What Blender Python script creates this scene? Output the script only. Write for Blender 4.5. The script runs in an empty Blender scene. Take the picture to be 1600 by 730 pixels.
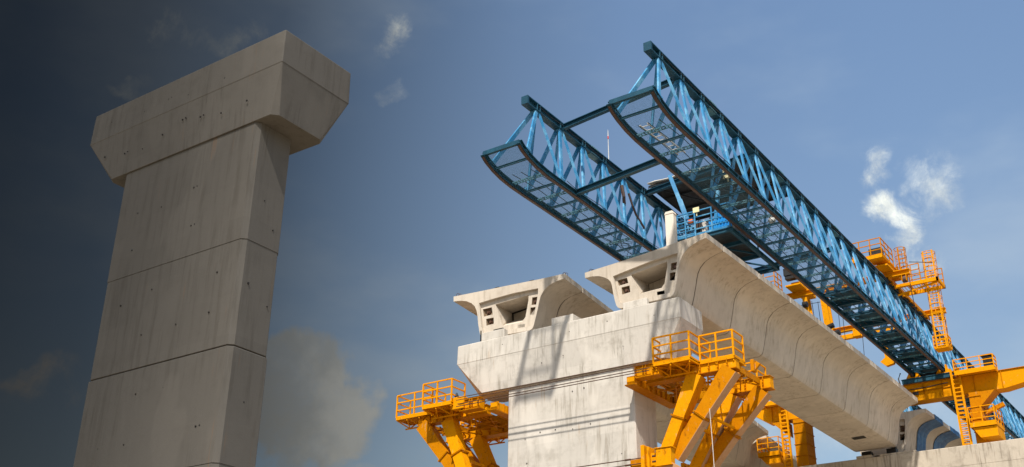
import bpy, bmesh, math, random
from mathutils import Vector, Matrix
random.seed(7)
S = bpy.context.scene
COL = S.collection
V = Vector
# ------------------------------------------------------------------ camera
cam_d = bpy.data.cameras.new("camera"); cam = bpy.data.objects.new("camera", cam_d); COL.objects.link(cam)
RT = V((0.81728, 0.57601, 0.01273)); FW = V((-0.52203, 0.74033, 0.42379))
yaw, pit, rol = -0.614152953, 0.437624296, 0.0140505741
F = V((math.sin(yaw)*math.cos(pit), math.cos(yaw)*math.cos(pit), math.sin(pit)))
R0 = V((math.cos(yaw), -math.sin(yaw), 0)); U0 = R0.cross(F)
Rr = R0*math.cos(rol)+U0*math.sin(rol); Ur = -R0*math.sin(rol)+U0*math.cos(rol)
m3 = Matrix((Rr, Ur, -F)).transposed()
cam.matrix_world = Matrix.Translation((0, 0, 1.6)) @ m3.to_4x4()
cam_d.lens = 39.08; cam_d.sensor_width = 36; cam_d.clip_start = 0.1; cam_d.clip_end = 8000
S.camera = cam
# ------------------------------------------------------------------ sun
SUN = V((0.40, -1.0, 1.48)).normalized()
EL = math.asin(SUN.z); AZ = math.atan2(SUN.x, SUN.y)
sd = bpy.data.lights.new("sun", 'SUN'); sd.energy = 5.0; sd.angle = math.radians(1.3); sd.color = (1, 0.93, 0.83)
so = bpy.data.objects.new("sun", sd); COL.objects.link(so)
so.rotation_euler = SUN.to_track_quat('Z', 'Y').to_euler()
# ------------------------------------------------------------------ view
S.view_settings.view_transform = 'Standard'; S.view_settings.look = 'None'
S.view_settings.gamma = 1; S.view_settings.exposure = 0.36; S.view_settings.use_curve_mapping = False
S.cycles.max_bounces = 6; S.cycles.transparent_max_bounces = 24
# ------------------------------------------------------------------ node helper
class NT:
    def __init__(s, t): s.t = t; s.n = t.nodes; s.l = t.links
    def new(s, k, **kw):
        n = s.n.new(k)
        for a, b in kw.items(): setattr(n, a, b)
        return n
    def inp(s, sock, v):
        if hasattr(v, 'is_output'): s.l.new(v, sock)
        elif v is not None: sock.default_value = v
    def math(s, op, a, b=None, c=None, clamp=False):
        n = s.new('ShaderNodeMath', operation=op); n.use_clamp = clamp
        for i, v in enumerate((a, b, c)):
            if v is not None: s.inp(n.inputs[i], v)
        return n.outputs[0]
    def vmath(s, op, a, b=None):
        n = s.new('ShaderNodeVectorMath', operation=op)
        s.inp(n.inputs[0], a)
        if b is not None: s.inp(n.inputs[1], b)
        return n.outputs['Value'] if op in ('DOT_PRODUCT', 'LENGTH') else n.outputs[0]
    def mix(s, f, a, b, typ='MIX'):
        n = s.new('ShaderNodeMix', data_type='RGBA', blend_type=typ)
        s.inp(n.inputs[0], f); s.inp(n.inputs[6], a); s.inp(n.inputs[7], b); return n.outputs[2]
    def noise(s, vec, scale, detail=4, rough=0.55, dist=0.0):
        n = s.new('ShaderNodeTexNoise'); s.inp(n.inputs['Vector'], vec)
        n.inputs['Scale'].default_value = scale; n.inputs['Detail'].default_value = detail
        n.inputs['Roughness'].default_value = rough; n.inputs['Distortion'].default_value = dist
        return n.outputs[0]
    def ramp(s, f, pts):
        n = s.new('ShaderNodeValToRGB'); s.inp(n.inputs[0], f); e = n.color_ramp.elements
        while len(e) < len(pts): e.new(0.5)
        for q, (p, c) in zip(e, pts):
            q.position = p; q.color = (c, c, c, 1) if not hasattr(c, '__len__') else (*c, 1)
        return n.outputs[0]
    def mapr(s, v, a, b, c=0.0, d=1.0, smooth=False):
        n = s.new('ShaderNodeMapRange'); n.interpolation_type = 'SMOOTHSTEP' if smooth else 'LINEAR'
        s.inp(n.inputs[0], v)
        for i, q in enumerate((a, b, c, d)): n.inputs[i+1].default_value = q
        return n.outputs[0]
    def scale(s, vec, xyz):
        n = s.new('ShaderNodeVectorMath', operation='MULTIPLY'); s.inp(n.inputs[0], vec); n.inputs[1].default_value = xyz
        return n.outputs[0]
def px_dir(x, y):
    f = 1736.89
    return ((x-800)/f*Rr - (y-365)/f*Ur + F).normalized()
# ------------------------------------------------------------------ world: sky with darkening added in the west and broken clouds
w = bpy.data.worlds.new("World"); S.world = w; w.use_nodes = True
T = NT(w.node_tree); T.n.clear()
outw = T.new('ShaderNodeOutputWorld'); bg = T.new('ShaderNodeBackground'); bg.inputs[1].default_value = 0.13
sky = T.new('ShaderNodeTexSky', sky_type='NISHITA'); sky.sun_disc = False
sky.sun_elevation = EL; sky.sun_rotation = AZ; sky.air_density = 1.0; sky.dust_density = 1.6; sky.ozone_density = 1.3
D = T.new('ShaderNodeTexCoord').outputs['Generated']
# azimuth measured from the view axis over the ground (radians, + to the right)
Fh = V((F.x, F.y, 0)).normalized()
az = T.math('ARCTAN2', T.vmath('DOT_PRODUCT', D, tuple(R0)), T.vmath('DOT_PRODUCT', D, tuple(Fh)))
SKYBASE = sky.outputs[0]
hs = T.new('ShaderNodeHueSaturation'); hs.inputs['Saturation'].default_value = 0.92; hs.inputs['Value'].default_value = 1.0
T.l.new(SKYBASE, hs.inputs['Color'])
col = T.mix(1.0, hs.outputs[0], (0.96, 1.0, 1.12, 1), 'MULTIPLY')
DW = T.vmath('ADD', D, T.vmath('MULTIPLY', T.vmath('SUBTRACT', (lambda n: n.outputs['Color'])((lambda n: (T.l.new(D, n.inputs['Vector']), n.inputs['Scale'].__setattr__('default_value', 16.0), n.inputs['Detail'].__setattr__('default_value', 9.0), n)[-1])(T.new('ShaderNodeTexNoise'))), (0.5, 0.5, 0.5)), (0.10, 0.10, 0.10)))
def blob(col, cx, cy, rx, ry, amount, nscale, thr=(0.42, 0.72), colr=(7.0, 6.9, 6.7, 1), soft=(0.0, 1.0), rough=0.72, rot=0.0, inner=0.35):
    """one of the clouds: an elliptical patch of fractal noise round a fixed direction of the sky"""
    c = px_dir(cx, cy); r = R0*0+Rr; u = Ur
    a = T.math('DIVIDE', T.vmath('DOT_PRODUCT', T.vmath('SUBTRACT', DW, tuple(c)), tuple(r*math.cos(rot)+u*math.sin(rot))), rx/1737)
    b = T.math('DIVIDE', T.vmath('DOT_PRODUCT', T.vmath('SUBTRACT', DW, tuple(c)), tuple(u*math.cos(rot)-r*math.sin(rot))), ry/1737)
    front = T.math('GREATER_THAN', T.vmath('DOT_PRODUCT', D, tuple(c)), 0.5)
    d = T.math('SQRT', T.math('ADD', T.math('MULTIPLY', a, a), T.math('MULTIPLY', b, b)))
    fall = T.mapr(d, soft[0], soft[1], 1.0, 0.0, True)
    n = T.noise(D, nscale, 9, rough, 0.6)
    m = T.mapr(T.math('ADD', T.math('MULTIPLY', fall, 0.42), T.math('MULTIPLY', n, 0.75)), thr[0], thr[1], 0, 1, True)
    n2 = T.noise(DW, nscale*2.6, 8, 0.75, 0.3)
    m = T.math('MULTIPLY', m, T.mapr(n2, 0.36, 0.60, inner, 1.0))
    m = T.math('MULTIPLY', T.math('MULTIPLY', m, T.mapr(fall, 0, 0.25, 0, 1, True)), T.math('MULTIPLY', front, amount))
    n3 = T.noise(T.vmath('ADD', D, (0.01, -0.004, 0.02)), nscale*1.3, 6, 0.6)
    lit = T.mapr(T.math('ADD', n3, T.math('MULTIPLY', b, 0.10)), 0.38, 0.66, 0.74, 1.10, True)
    cc = T.new('ShaderNodeVectorMath', operation='SCALE'); cc.inputs[0].default_value = colr[:3]; T.l.new(lit, cc.inputs['Scale'])
    return T.mix(m, col, cc.outputs[0])
# soft low haze patches, then the clouds of the photograph
hz = T.noise(T.scale(D, (1, 1, 2.2)), 3.2, 5, 0.55)
col = T.mix(T.mapr(hz, 0.45, 0.75, 0, 0.16, True), col, (5.6, 5.8, 6.1, 1))
CL = (7.6, 7.4, 7.2, 1)
col = blob(col, 625, 52, 84, 60, 0.8, 26, (0.52, 1.05), CL)
col = blob(col, 620, 150, 70, 40, 0.16, 22, (0.64, 0.92), CL)
col = blob(col, 478, 632, 150, 125, 0.75, 8, (0.50, 0.68), (3.7, 3.75, 3.95, 1), (0.35, 1.0), 0.62, -0.45, 0.8)
col = blob(col, 590, 725, 150, 45, 0.35, 12, (0.6, 0.9), (4.6, 4.6, 4.6, 1))
col = blob(col, 330, 60, 150, 70, 0.5, 14, (0.62, 0.92), CL)
col = blob(col, 60, 600, 150, 70, 0.45, 10, (0.6, 0.9), (6.5, 5.8, 5.2, 1))
col = blob(col, 200, 140, 70, 30, 0.3, 16, (0.62, 0.92), CL)
col = blob(col, 1408, 350, 82, 56, 1.0, 20, (0.50, 0.92), CL, inner=0.55)
col = blob(col, 1385, 278, 54, 60, 0.85, 26, (0.54, 1.05), CL)
col = blob(col, 1465, 290, 62, 66, 0.65, 22, (0.54, 1.05), CL, rot=0.5)
col = blob(col, 1450, 372, 70, 26, 0.5, 22, (0.64, 0.92), CL)
col = blob(col, 1300, 640, 500, 120, 0.30, 6, (0.5, 0.95), (6.2, 6.5, 7.0, 1))
# darkening added to the sky: brightness is ramped down towards the west
dk = T.ramp(T.mapr(az, -math.pi, math.pi, 0, 1), [(0.06, 1.0), (0.17, 0.60), (0.29, 0.06), (0.405, 0.045), (0.423, 0.062), (0.4395, 0.10), (0.4618, 0.21), (0.4785, 0.44), (0.50, 0.72), (0.519, 0.90), (0.56, 1.0)])
warm = T.ramp(T.mapr(az, -math.pi, math.pi, 0, 1), [(0.19, (1, 1, 1)), (0.30, (1.12, 1.0, 0.88)), (0.45, (1.06, 1.0, 0.93)), (0.52, (1, 1, 1))])
sepd = T.new('ShaderNodeSeparateXYZ'); T.l.new(D, sepd.inputs[0])
elc = T.ramp(sepd.outputs[2], [(0.12, (0.90, 0.84, 0.68)), (0.28, (0.95, 0.92, 0.77)), (0.45, (1.02, 1.06, 0.95)), (0.62, (1.08, 1.16, 1.08))])
col = T.mix(1.0, col, elc, 'MULTIPLY')
gain = T.mix(1.0, col, dk, 'MULTIPLY'); gain = T.mix(1.0, gain, warm, 'MULTIPLY')
T.l.new(gain, bg.inputs[0]); T.l.new(bg.outputs[0], outw.inputs[0])
# ------------------------------------------------------------------ materials
def mat(name): 
    m = bpy.data.materials.new(name); m.use_nodes = True
    t = NT(m.node_tree); b = t.n['Principled BSDF']; return m, t, b
def wpos(t): return t.new('ShaderNodeNewGeometry').outputs['Position']
def concrete(name, base, dark, stain=0.5, warmst=(0.30, 0.20, 0.11), scale=1.0, streak=0.6, rust=0.25, bump=0.35, panel=0.0):
    m, t, b = mat(name); P = wpos(t)
    big = t.noise(P, 0.35*scale, 5, 0.6); mid = t.noise(P, 1.7*scale, 6, 0.65); fine = t.noise(P, 14, 5, 0.7)
    c = t.mix(t.mapr(big, 0.3, 0.7, 0, 1), (*base, 1), (*[x*0.86 for x in base], 1))
    c = t.mix(t.mapr(mid, 0.48, 0.72, 0, 0.55*stain, True), c, (*dark, 1))
    oi = t.new('ShaderNodeObjectInfo')
    c = t.mix(t.math('MULTIPLY', oi.outputs['Random'], 0.30), c, (*[x*0.68 for x in base], 1))
    if panel:
        sp = t.new('ShaderNodeSeparateXYZ'); t.l.new(P, sp.inputs[0]); cb = t.new('ShaderNodeCombineXYZ')
        t.l.new(t.math('FLOOR', t.math('MULTIPLY', sp.outputs[0], 0.62)), cb.inputs[0]); t.l.new(t.math('FLOOR', t.math('ADD', t.math('MULTIPLY', sp.outputs[2], 0.94), 0.86)), cb.inputs[2])
        wn = t.new('ShaderNodeTexWhiteNoise'); t.l.new(cb.outputs[0], wn.inputs[0])
        c = t.mix(t.math('MULTIPLY', wn.outputs[0], panel), c, (*[x*0.62 for x in base], 1))
    # water runs: noise drawn out along z
    st = t.noise(t.scale(P, (1, 1, 0.07)), 5.5, 6, 0.7)
    brk = t.noise(P, 0.55, 3, 0.5)
    sm = t.math('MULTIPLY', t.mapr(st, 0.47, 0.66, 0, 1, True), t.mapr(brk, 0.38, 0.60, 0.12, 1, True))
    c = t.mix(t.math('MULTIPLY', sm, streak), c, (*dark, 1))
    st2 = t.noise(t.scale(P, (1, 1, 0.05)), 9.0, 3, 0.6)
    rm = t.math('MULTIPLY', t.mapr(st2, 0.60, 0.75, 0, 1, True), t.mapr(t.noise(P, 0.8, 2), 0.52, 0.68, 0, 1, True))
    c = t.mix(t.math('MULTIPLY', rm, rust), c, (*warmst, 1))
    # formwork board marks and pale patches
    pp = t.noise(t.scale(P, (1, 1, 0.35)), 0.9, 2, 0.4)
    c = t.mix(t.mapr(pp, 0.56, 0.62, 0, 0.22, True), c, (*[min(1, x*1.18) for x in base], 1))
    c = t.mix(t.mapr(fine, 0.3, 0.7, 0.0, 0.16), c, (*[x*0.7 for x in base], 1))
    t.l.new(c, b.inputs['Base Color']); b.inputs['Roughness'].default_value = 0.9
    b.inputs['Specular IOR Level'].default_value = 0.25
    bp = t.new('ShaderNodeBump'); bp.inputs['Strength'].default_value = bump; bp.inputs['Distance'].default_value = 0.02
    t.l.new(t.math('ADD', t.math('MULTIPLY', mid, 0.6), t.math('MULTIPLY', fine, 0.35)), bp.inputs['Height'])
    t.l.new(bp.outputs[0], b.inputs['Normal']); return m
def steel(name, base, worn, rustc=(0.10, 0.035, 0.015), wear=0.5, rust=0.25, rough=0.5, sc=1.0, spec=0.3, chips=0.0):
    m, t, b = mat(name); P = wpos(t)
    n1 = t.noise(P, 1.3*sc, 5, 0.65); n2 = t.noise(P, 7*sc, 5, 0.7); n3 = t.noise(t.scale(P, (1, 1, 0.3)), 3.1*sc, 5, 0.7)
    c = t.mix(t.mapr(n1, 0.42, 0.66, 0, wear, True), (*base, 1), (*worn, 1))
    c = t.mix(t.mapr(n2, 0.35, 0.75, 0.0, 0.28), c, (*[x*0.55 for x in base], 1))
    c = t.mix(t.mapr(n3, 0.60, 0.72, 0, rust, True), c, (*rustc, 1))
    if chips:
        n4 = t.noise(P, 6, 7, 0.8); c = t.mix(t.mapr(n4, 0.56, 0.64, 0, chips, True), c, (*rustc, 1))
        n5 = t.noise(t.scale(P, (1, 1, 0.4)), 4.5, 4, 0.7); c = t.mix(t.mapr(n5, 0.62, 0.72, 0, chips*0.7, True), c, (0.42, 0.37, 0.29, 1))
        oi = t.new('ShaderNodeObjectInfo'); c = t.mix(t.math('MULTIPLY', oi.outputs['Random'], 0.28), c, (*[x*0.6 for x in base], 1))
    t.l.new(c, b.inputs['Base Color'])
    t.l.new(t.mapr(n2, 0.3, 0.7, rough-0.1, rough+0.2), b.inputs['Roughness'])
    b.inputs['Specular IOR Level'].default_value = spec
    bp = t.new('ShaderNodeBump'); bp.inputs['Strength'].default_value = 0.12; bp.inputs['Distance'].default_value = 0.01
    t.l.new(n2, bp.inputs['Height']); t.l.new(bp.outputs[0], b.inputs['Normal']); return m
M = {}
M['shaded'] = concrete('shaded_weathered_concrete', (0.122, 0.112, 0.098), (0.06, 0.053, 0.043), 0.4, (0.17, 0.085, 0.035), streak=0.5, rust=0.5, panel=0.26)  # base tone darkened to stand in for shade; stains and rust are its own
M['pier'] = concrete('pier_concrete', (0.66, 0.615, 0.55), (0.24, 0.21, 0.165), 1.0, (0.36, 0.22, 0.10), streak=0.75, rust=0.8, panel=0.52)
M['girder'] = concrete('girder_concrete', (0.58, 0.51, 0.425), (0.30, 0.25, 0.19), 0.7, (0.38, 0.24, 0.13), streak=0.7, rust=0.4, bump=0.2)
M['seal'] = concrete('joint_mortar', (0.13, 0.11, 0.088), (0.07, 0.06, 0.05), 0.5)
M['far'] = concrete('far_cap_concrete', (0.50, 0.44, 0.36), (0.16, 0.13, 0.10), 0.9, (0.30, 0.17, 0.08), streak=0.9, rust=0.6)
M['pocket'] = concrete('pocket_concrete', (0.24, 0.17, 0.11), (0.10, 0.07, 0.045), 0.8, streak=0.3)
M['black'] = steel('black_rubber', (0.012, 0.012, 0.013), (0.03, 0.03, 0.03), rust=0.1)
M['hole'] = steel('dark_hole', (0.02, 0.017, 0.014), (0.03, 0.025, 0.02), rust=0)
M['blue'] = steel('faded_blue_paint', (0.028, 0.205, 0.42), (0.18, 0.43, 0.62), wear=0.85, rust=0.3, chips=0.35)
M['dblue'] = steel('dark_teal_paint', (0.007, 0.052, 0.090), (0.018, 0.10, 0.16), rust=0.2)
M['rustblue'] = steel('rusty_rail_steel', (0.085, 0.05, 0.038), (0.035, 0.04, 0.05), (0.16, 0.07, 0.035), rust=0.5)
M['grate'] = steel('grey_blue_bar', (0.05, 0.16, 0.21), (0.15, 0.24, 0.27), rust=0.25)
M['yel'] = steel('yellow_paint', (0.76, 0.295, 0.0004), (0.66, 0.28, 0.002), (0.12, 0.035, 0.006), wear=0.7, rust=0.6, rough=0.6, spec=0.05, chips=0.6)
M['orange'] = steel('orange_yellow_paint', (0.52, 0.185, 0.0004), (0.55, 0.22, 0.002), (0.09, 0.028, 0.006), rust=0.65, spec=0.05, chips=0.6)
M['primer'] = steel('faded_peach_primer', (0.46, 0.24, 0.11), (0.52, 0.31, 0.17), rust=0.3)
M['wire'] = steel('rusty_tie_bar', (0.09, 0.045, 0.028), (0.05, 0.03, 0.02), rust=0.3)
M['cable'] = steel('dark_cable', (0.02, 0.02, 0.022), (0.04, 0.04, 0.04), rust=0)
M['brightblue'] = steel('bright_blue_sheet', (0.004, 0.22, 0.62), (0.02, 0.34, 0.72), rust=0)
M['tarp'] = steel('blue_tarpaulin', (0.012, 0.085, 0.23), (0.035, 0.15, 0.34), rust=0, wear=0.8, sc=0.6)
M['canvas'] = steel('pale_canvas', (0.62, 0.58, 0.52), (0.42, 0.38, 0.33), (0.2, 0.17, 0.13), rust=0.4)
M['post'] = concrete('cream_post', (0.74, 0.68, 0.60), (0.5, 0.44, 0.37), 0.3, streak=0.3)
M['alu'] = steel('dull_aluminium', (0.55, 0.55, 0.54), (0.4, 0.4, 0.4), rust=0.05, rough=0.4)
M['white'] = steel('off_white_plastic', (0.75, 0.73, 0.68), (0.6, 0.58, 0.54), rust=0.05)
M['or2'] = steel('orange_plastic', (0.75, 0.16, 0.02), (0.7, 0.2, 0.05), rust=0)
M['cream'] = steel('cream_lamp_face', (0.80, 0.72, 0.42), (0.7, 0.62, 0.36), rust=0)
M['red'] = steel('red_paint', (0.5, 0.04, 0.03), (0.5, 0.1, 0.08), rust=0)
M['machine'] = steel('grimy_machinery', (0.022, 0.030, 0.036), (0.06, 0.055, 0.045), rust=0.5)
# see-through expanded-metal mesh under the truss walkway
mm, t, b = mat('expanded_metal_mesh'); P = wpos(t)
b.inputs['Base Color'].default_value = (0.03, 0.12, 0.19, 1); b.inputs['Roughness'].default_value = 0.7
wv = []
for ang in (0.6, -0.6):
    q = t.vmath('DOT_PRODUCT', P, (math.cos(ang), math.sin(ang), 0))
    wv.append(t.math('GREATER_THAN', t.math('FRACT', t.math('MULTIPLY', q, 70.0)), 0.84))
al = t.math('MAXIMUM', wv[0], wv[1]); t.l.new(al, b.inputs['Alpha']); M['mesh'] = mm
# ground
gm, t, b = mat('dry_ground'); P = wpos(t)
c = t.mix(t.noise(P, 0.05, 6), (0.28, 0.215, 0.145, 1), (0.36, 0.29, 0.21, 1)); c = t.mix(t.mapr(t.noise(P, 0.4, 6), 0.5, 0.7, 0, 0.6), c, (0.10, 0.12, 0.05, 1))
t.l.new(c, b.inputs['Base Color']); b.inputs['Roughness'].default_value = 0.95; M['ground'] = gm
# ------------------------------------------------------------------ mesh builder
class MB:
    def __init__(s): s.v = []; s.f = []
    def add(s, vs, fs):
        o = len(s.v); s.v += [tuple(x) for x in vs]; s.f += [tuple(i+o for i in f) for f in fs]
    def box(s, x0, x1, y0, y1, z0, z1):
        s.add([(x0,y0,z0),(x1,y0,z0),(x1,y1,z0),(x0,y1,z0),(x0,y0,z1),(x1,y0,z1),(x1,y1,z1),(x0,y1,z1)],
              [(3,2,1,0),(4,5,6,7),(0,1,5,4),(1,2,6,5),(2,3,7,6),(3,0,4,7)]); return s
    def prism(s, poly, vec):
        """closed polygon (3D points) extruded along vec"""
        n = len(poly); vec = V(vec); a = [V(p) for p in poly]
        nrm = sum(((a[i]-a[0]).cross(a[(i+1) % n]-a[0]) for i in range(1, n-1)), V())
        if nrm.dot(vec) > 0: a = a[::-1]
        s.add(a+[p+vec for p in a], [tuple(range(n)), tuple(range(2*n-1, n-1, -1))]+[(i, i+n, (i+1) % n+n, (i+1) % n) for i in range(n)]); return s
    def bar(s, p, q, w, h, up=(0, 0, 1), w2=None, h2=None):
        """rectangular bar; w across, h along up"""
        p = V(p); q = V(q); d = (q-p).normalized(); u = V(up)
        if abs(d.dot(u)) > 0.98: u = V((0, 1, 0))
        r = d.cross(u).normalized(); u = r.cross(d)
        w2 = w if w2 is None else w2; h2 = h if h2 is None else h2
        a = [p+r*(i*w/2)+u*(j*h/2) for i, j in ((-1,-1),(1,-1),(1,1),(-1,1))]
        b = [q+r*(i*w2/2)+u*(j*h2/2) for i, j in ((-1,-1),(1,-1),(1,1),(-1,1))]
        s.add(a+b, [(3,2,1,0),(4,5,6,7),(0,1,5,4),(1,2,6,5),(2,3,7,6),(3,0,4,7)]); return s
    def ibeam(s, p, q, w, h, up=(0, 0, 1), t=0.03):
        p = V(p); q = V(q); d = (q-p).normalized(); u = V(up)
        if abs(d.dot(u)) > 0.98: u = V((0, 1, 0))
        r = d.cross(u).normalized(); u = r.cross(d)
        for o, ww, hh in ((u*(h/2-t/2), w, t), (-u*(h/2-t/2), w, t), (V(), t*0.7, h-2*t-0.002)):
            s.bar(p+o, q+o, ww, hh, u)
        return s
    def tube(s, pts, r, n=8, caps=True):
        pts = [V(p) for p in pts]; rings = []; up = V((0.13, 0.21, 0.97)).normalized()
        for i, p in enumerate(pts):
            d = (pts[min(i+1, len(pts)-1)]-pts[max(i-1, 0)]).normalized()
            a = d.cross(up)
            if a.length < 0.1: a = d.cross(V((1, 0, 0)))
            a.normalize(); b = a.cross(d)
            rr = r if not hasattr(r, '__len__') else r[i]
            rings.append([p+(a*math.cos(2*math.pi*k/n)+b*math.sin(2*math.pi*k/n))*rr for k in range(n)])
        vs = [x for g in rings for x in g]; fs = []
        for i in range(len(pts)-1):
            for k in range(n): fs.append((i*n+k, i*n+(k+1) % n, (i+1)*n+(k+1) % n, (i+1)*n+k))
        if caps: fs += [tuple(range(n-1, -1, -1)), tuple(range((len(pts)-1)*n, len(pts)*n))]
        s.add(vs, fs); return s
    def build(s, name, m, parent=None, smooth=False, bevel=0.0):
        me = bpy.data.meshes.new(name); me.from_pydata(s.v, [], s.f); me.update()
        bm = bmesh.new(); bm.from_mesh(me); bmesh.ops.recalc_face_normals(bm, faces=bm.faces)
        if bevel > 0: bmesh.ops.bevel(bm, geom=[e for e in bm.edges if e.calc_face_angle(0) > 0.5], offset=bevel, segments=1, affect='EDGES', clamp_overlap=True)
        bm.to_mesh(me); bm.free()
        if smooth:
            for p in me.polygons: p.use_smooth = True
        o = bpy.data.objects.new(name, me); COL.objects.link(o)
        me.materials.append(M[m] if isinstance(m, str) else m)
        if parent is not None: 
            o.parent = parent; o.matrix_parent_inverse = Matrix.Translation(-world_loc(parent))
        return o
def split_build(mb, name, m, parent=None, bevel=0.0):
    """one object for every connected piece"""
    par = list(range(len(mb.v)))
    def find(i):
        while par[i] != i: par[i] = par[par[i]]; i = par[i]
        return i
    for f in mb.f:
        for k in f[1:]: par[find(k)] = find(f[0])
    gr = {}
    for f in mb.f: gr.setdefault(find(f[0]), []).append(f)
    out = []
    for fs in gr.values():
        ids = sorted({k for f in fs for k in f}); mp = {k: i for i, k in enumerate(ids)}
        p = MB(); p.v = [mb.v[k] for k in ids]; p.f = [tuple(mp[k] for k in f) for f in fs]
        out.append(p.build(name, m, parent, bevel=bevel))
    return out
def world_loc(o):
    return V(o.get('_wl', (0, 0, 0)))
def tag(o, label=None, cat=None, group=None, kind=None):
    for k, v in (('label', label), ('category', cat), ('group', group), ('kind', kind)):
        if v: o[k] = v
    return o
def thing(name, loc, label, cat, group=None):
    o = bpy.data.objects.new(name, None); COL.objects.link(o); o.location = loc; o['_wl'] = tuple(loc)
    o.empty_display_size = 0.3
    return tag(o, label, cat, group)
def part_empty(name, parent):
    o = bpy.data.objects.new(name, None); COL.objects.link(o); o.parent = parent
    o.matrix_parent_inverse = Matrix.Translation(-world_loc(parent)); o['_wl'] = (0, 0, 0); return o
def rail(mb, pts, h=1.1, r=0.022, step=1.0, mids=2, toe=None, close=False):
    """guard rail along a floor polyline"""
    pts = [V(p) for p in pts]; done = set()
    if close: pts.append(pts[0])
    for a, b in zip(pts[:-1], pts[1:]):
        L = (b-a).length; n = max(1, round(L/step))
        for i in range(n+1):
            p = a.lerp(b, i/n); key = tuple(round(c, 2) for c in p)
            if key in done: continue
            done.add(key); mb.bar(p, p+V((0, 0, h)), 2.3*r, 2.3*r)
        for k in range(mids+1):
            z = V((0, 0, h*(k+1)/(mids+1))); mb.bar(a+z, b+z, 2*r, 2*r)
        if toe: mb.bar(a+V((0, 0, toe/2)), b+V((0, 0, toe/2)), 0.02, toe)
def ladder(mb, p, q, w, side, r=0.025, step=0.3):
    p = V(p); q = V(q); s = V(side).normalized()*w/2
    mb.bar(p-s, q-s, 2*r, 2.6*r, side); mb.bar(p+s, q+s, 2*r, 2.6*r, side)
    n = int((q-p).length/step)
    for i in range(1, n+1):
        c = p.lerp(q, (i-0.5)/n); mb.bar(c-s, c+s, r*1.5, r*1.5)
def lathe(mb, c, axis, prof, n=16):
    """prof: (offset along axis, radius)"""
    ax = V(axis).normalized(); mb.tube([V(c)+ax*a for a, r in prof], [max(r, 0.001) for a, r in prof], n)
# ------------------------------------------------------------------ ground and added sun blocker
g = MB(); N = 40; Z = 3000
g.add([(-Z+2*Z*i/N, -Z+2*Z*j/N, 0) for j in range(N+1) for i in range(N+1)], [(j*(N+1)+i, j*(N+1)+i+1, (j+1)*(N+1)+i+1, (j+1)*(N+1)+i) for j in range(N) for i in range(N)])
tag(g.build('ground', 'ground'), kind='structure')
def add_sun_blocker():  # unseen body added to block sunlight from the near pier
    bm = bmesh.new(); bmesh.ops.create_icosphere(bm, subdivisions=5, radius=1)
    from mathutils import noise as nz
    for v in bm.verts:
        q = v.co.copy(); v.co = q*(1+0.10*nz.fractal(q*2.5, 0.6, 2, 4)); v.co.x *= 46; v.co.y *= 17; v.co.z *= 5
    me = bpy.data.meshes.new('sun_blocker'); bm.to_mesh(me); bm.free()
    for p in me.polygons: p.use_smooth = True
    o = bpy.data.objects.new('sun_blocker', me); COL.objects.link(o)
    o.location = V((-30.0, 17.0, 10))+SUN*175
    m = bpy.data.materials.new('sun_blocker_veil'); m.use_nodes = True; t = NT(m.node_tree); t.n.clear()
    out = t.new('ShaderNodeOutputMaterial'); tr = t.new('ShaderNodeBsdfTransparent'); df = t.new('ShaderNodeBsdfDiffuse'); mx = t.new('ShaderNodeMixShader')
    df.inputs[0].default_value = (0.8, 0.8, 0.8, 1)
    P = t.new('ShaderNodeTexCoord').outputs['Object']
    l = t.vmath('LENGTH', t.scale(P, (1/46, 1/17, 0)))
    edge = t.mapr(l, 0.35, 0.92, 1, 0, True)
    sep = t.new('ShaderNodeSeparateXYZ'); t.l.new(P, sep.inputs[0])
    den = t.mapr(sep.outputs[0], 2, 10, 0.95, 0.05)
    n = t.mapr(t.noise(P, 0.12, 4), 0.3, 0.7, 0.92, 1.05)
    t.l.new(t.math('MULTIPLY', t.math('MULTIPLY', den, edge), n, clamp=True), mx.inputs[0])
    t.l.new(tr.outputs[0], mx.inputs[1]); t.l.new(df.outputs[0], mx.inputs[2]); t.l.new(mx.outputs[0], out.inputs[0])
    me.materials.append(m); tag(o, kind='structure')
add_sun_blocker()
# ------------------------------------------------------------------ piers
def cham(x0, x1, y0, y1, c):
    return [(x0+c,y0),(x1-c,y0),(x1,y0+c),(x1,y1-c),(x1-c,y1),(x0+c,y1),(x0,y1-c),(x0,y0+c)]
def loft(mb, loops, cap=True):
    n = len(loops[0]); o = [v for l in loops for v in l]; fs = []
    for i in range(len(loops)-1):
        for k in range(n): fs.append((i*n+k, i*n+(k+1) % n, (i+1)*n+(k+1) % n, (i+1)*n+k))
    if cap: fs += [tuple(range(n-1, -1, -1)), tuple(range((len(loops)-1)*n, len(loops)*n))]
    mb.add(o, fs)
def column(x0, x1, y0, y1, ztop, joints, mt, parent, c=0.12, strong=None):
    zs = [0]+sorted(joints)+[ztop]; b = MB()
    for i in range(len(zs)-1):
        e = 0.012*((i*7) % 3)   # each lift of formwork sits a little proud
        za, zb = zs[i]+((0.012 if strong and abs(zs[i]-strong) < 0.1 else 0.002) if i else 0), zs[i+1]
        lp = lambda z, q: [(x, y, z) for x, y in cham(x0-q, x1+q, y0-q, y1+q, c)]
        d1 = 0.03 if strong and abs(za-strong) < 0.1 else 0.0015; d2 = 0.045 if strong and abs(zb-strong) < 0.1 else 0.002
        loft(b, [lp(za, e-d1), lp(za+d1*0.6, e), lp(zb-d2*0.8, e), lp(zb-0.003, e-d2)])
    return b.build('column', mt, parent)
def cap_mesh(x0, x1, xb0, xb1, y0, y1, yb1, zt, zc, zb, c=0.16, yb0=None):
    b = MB(); yb0 = y0 if yb0 is None else yb0
    b.add(*capgeo(x0, x1, xb0, xb1, y0, y1, yb0, yb1, zt, zc, zb, c)); return b
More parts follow.
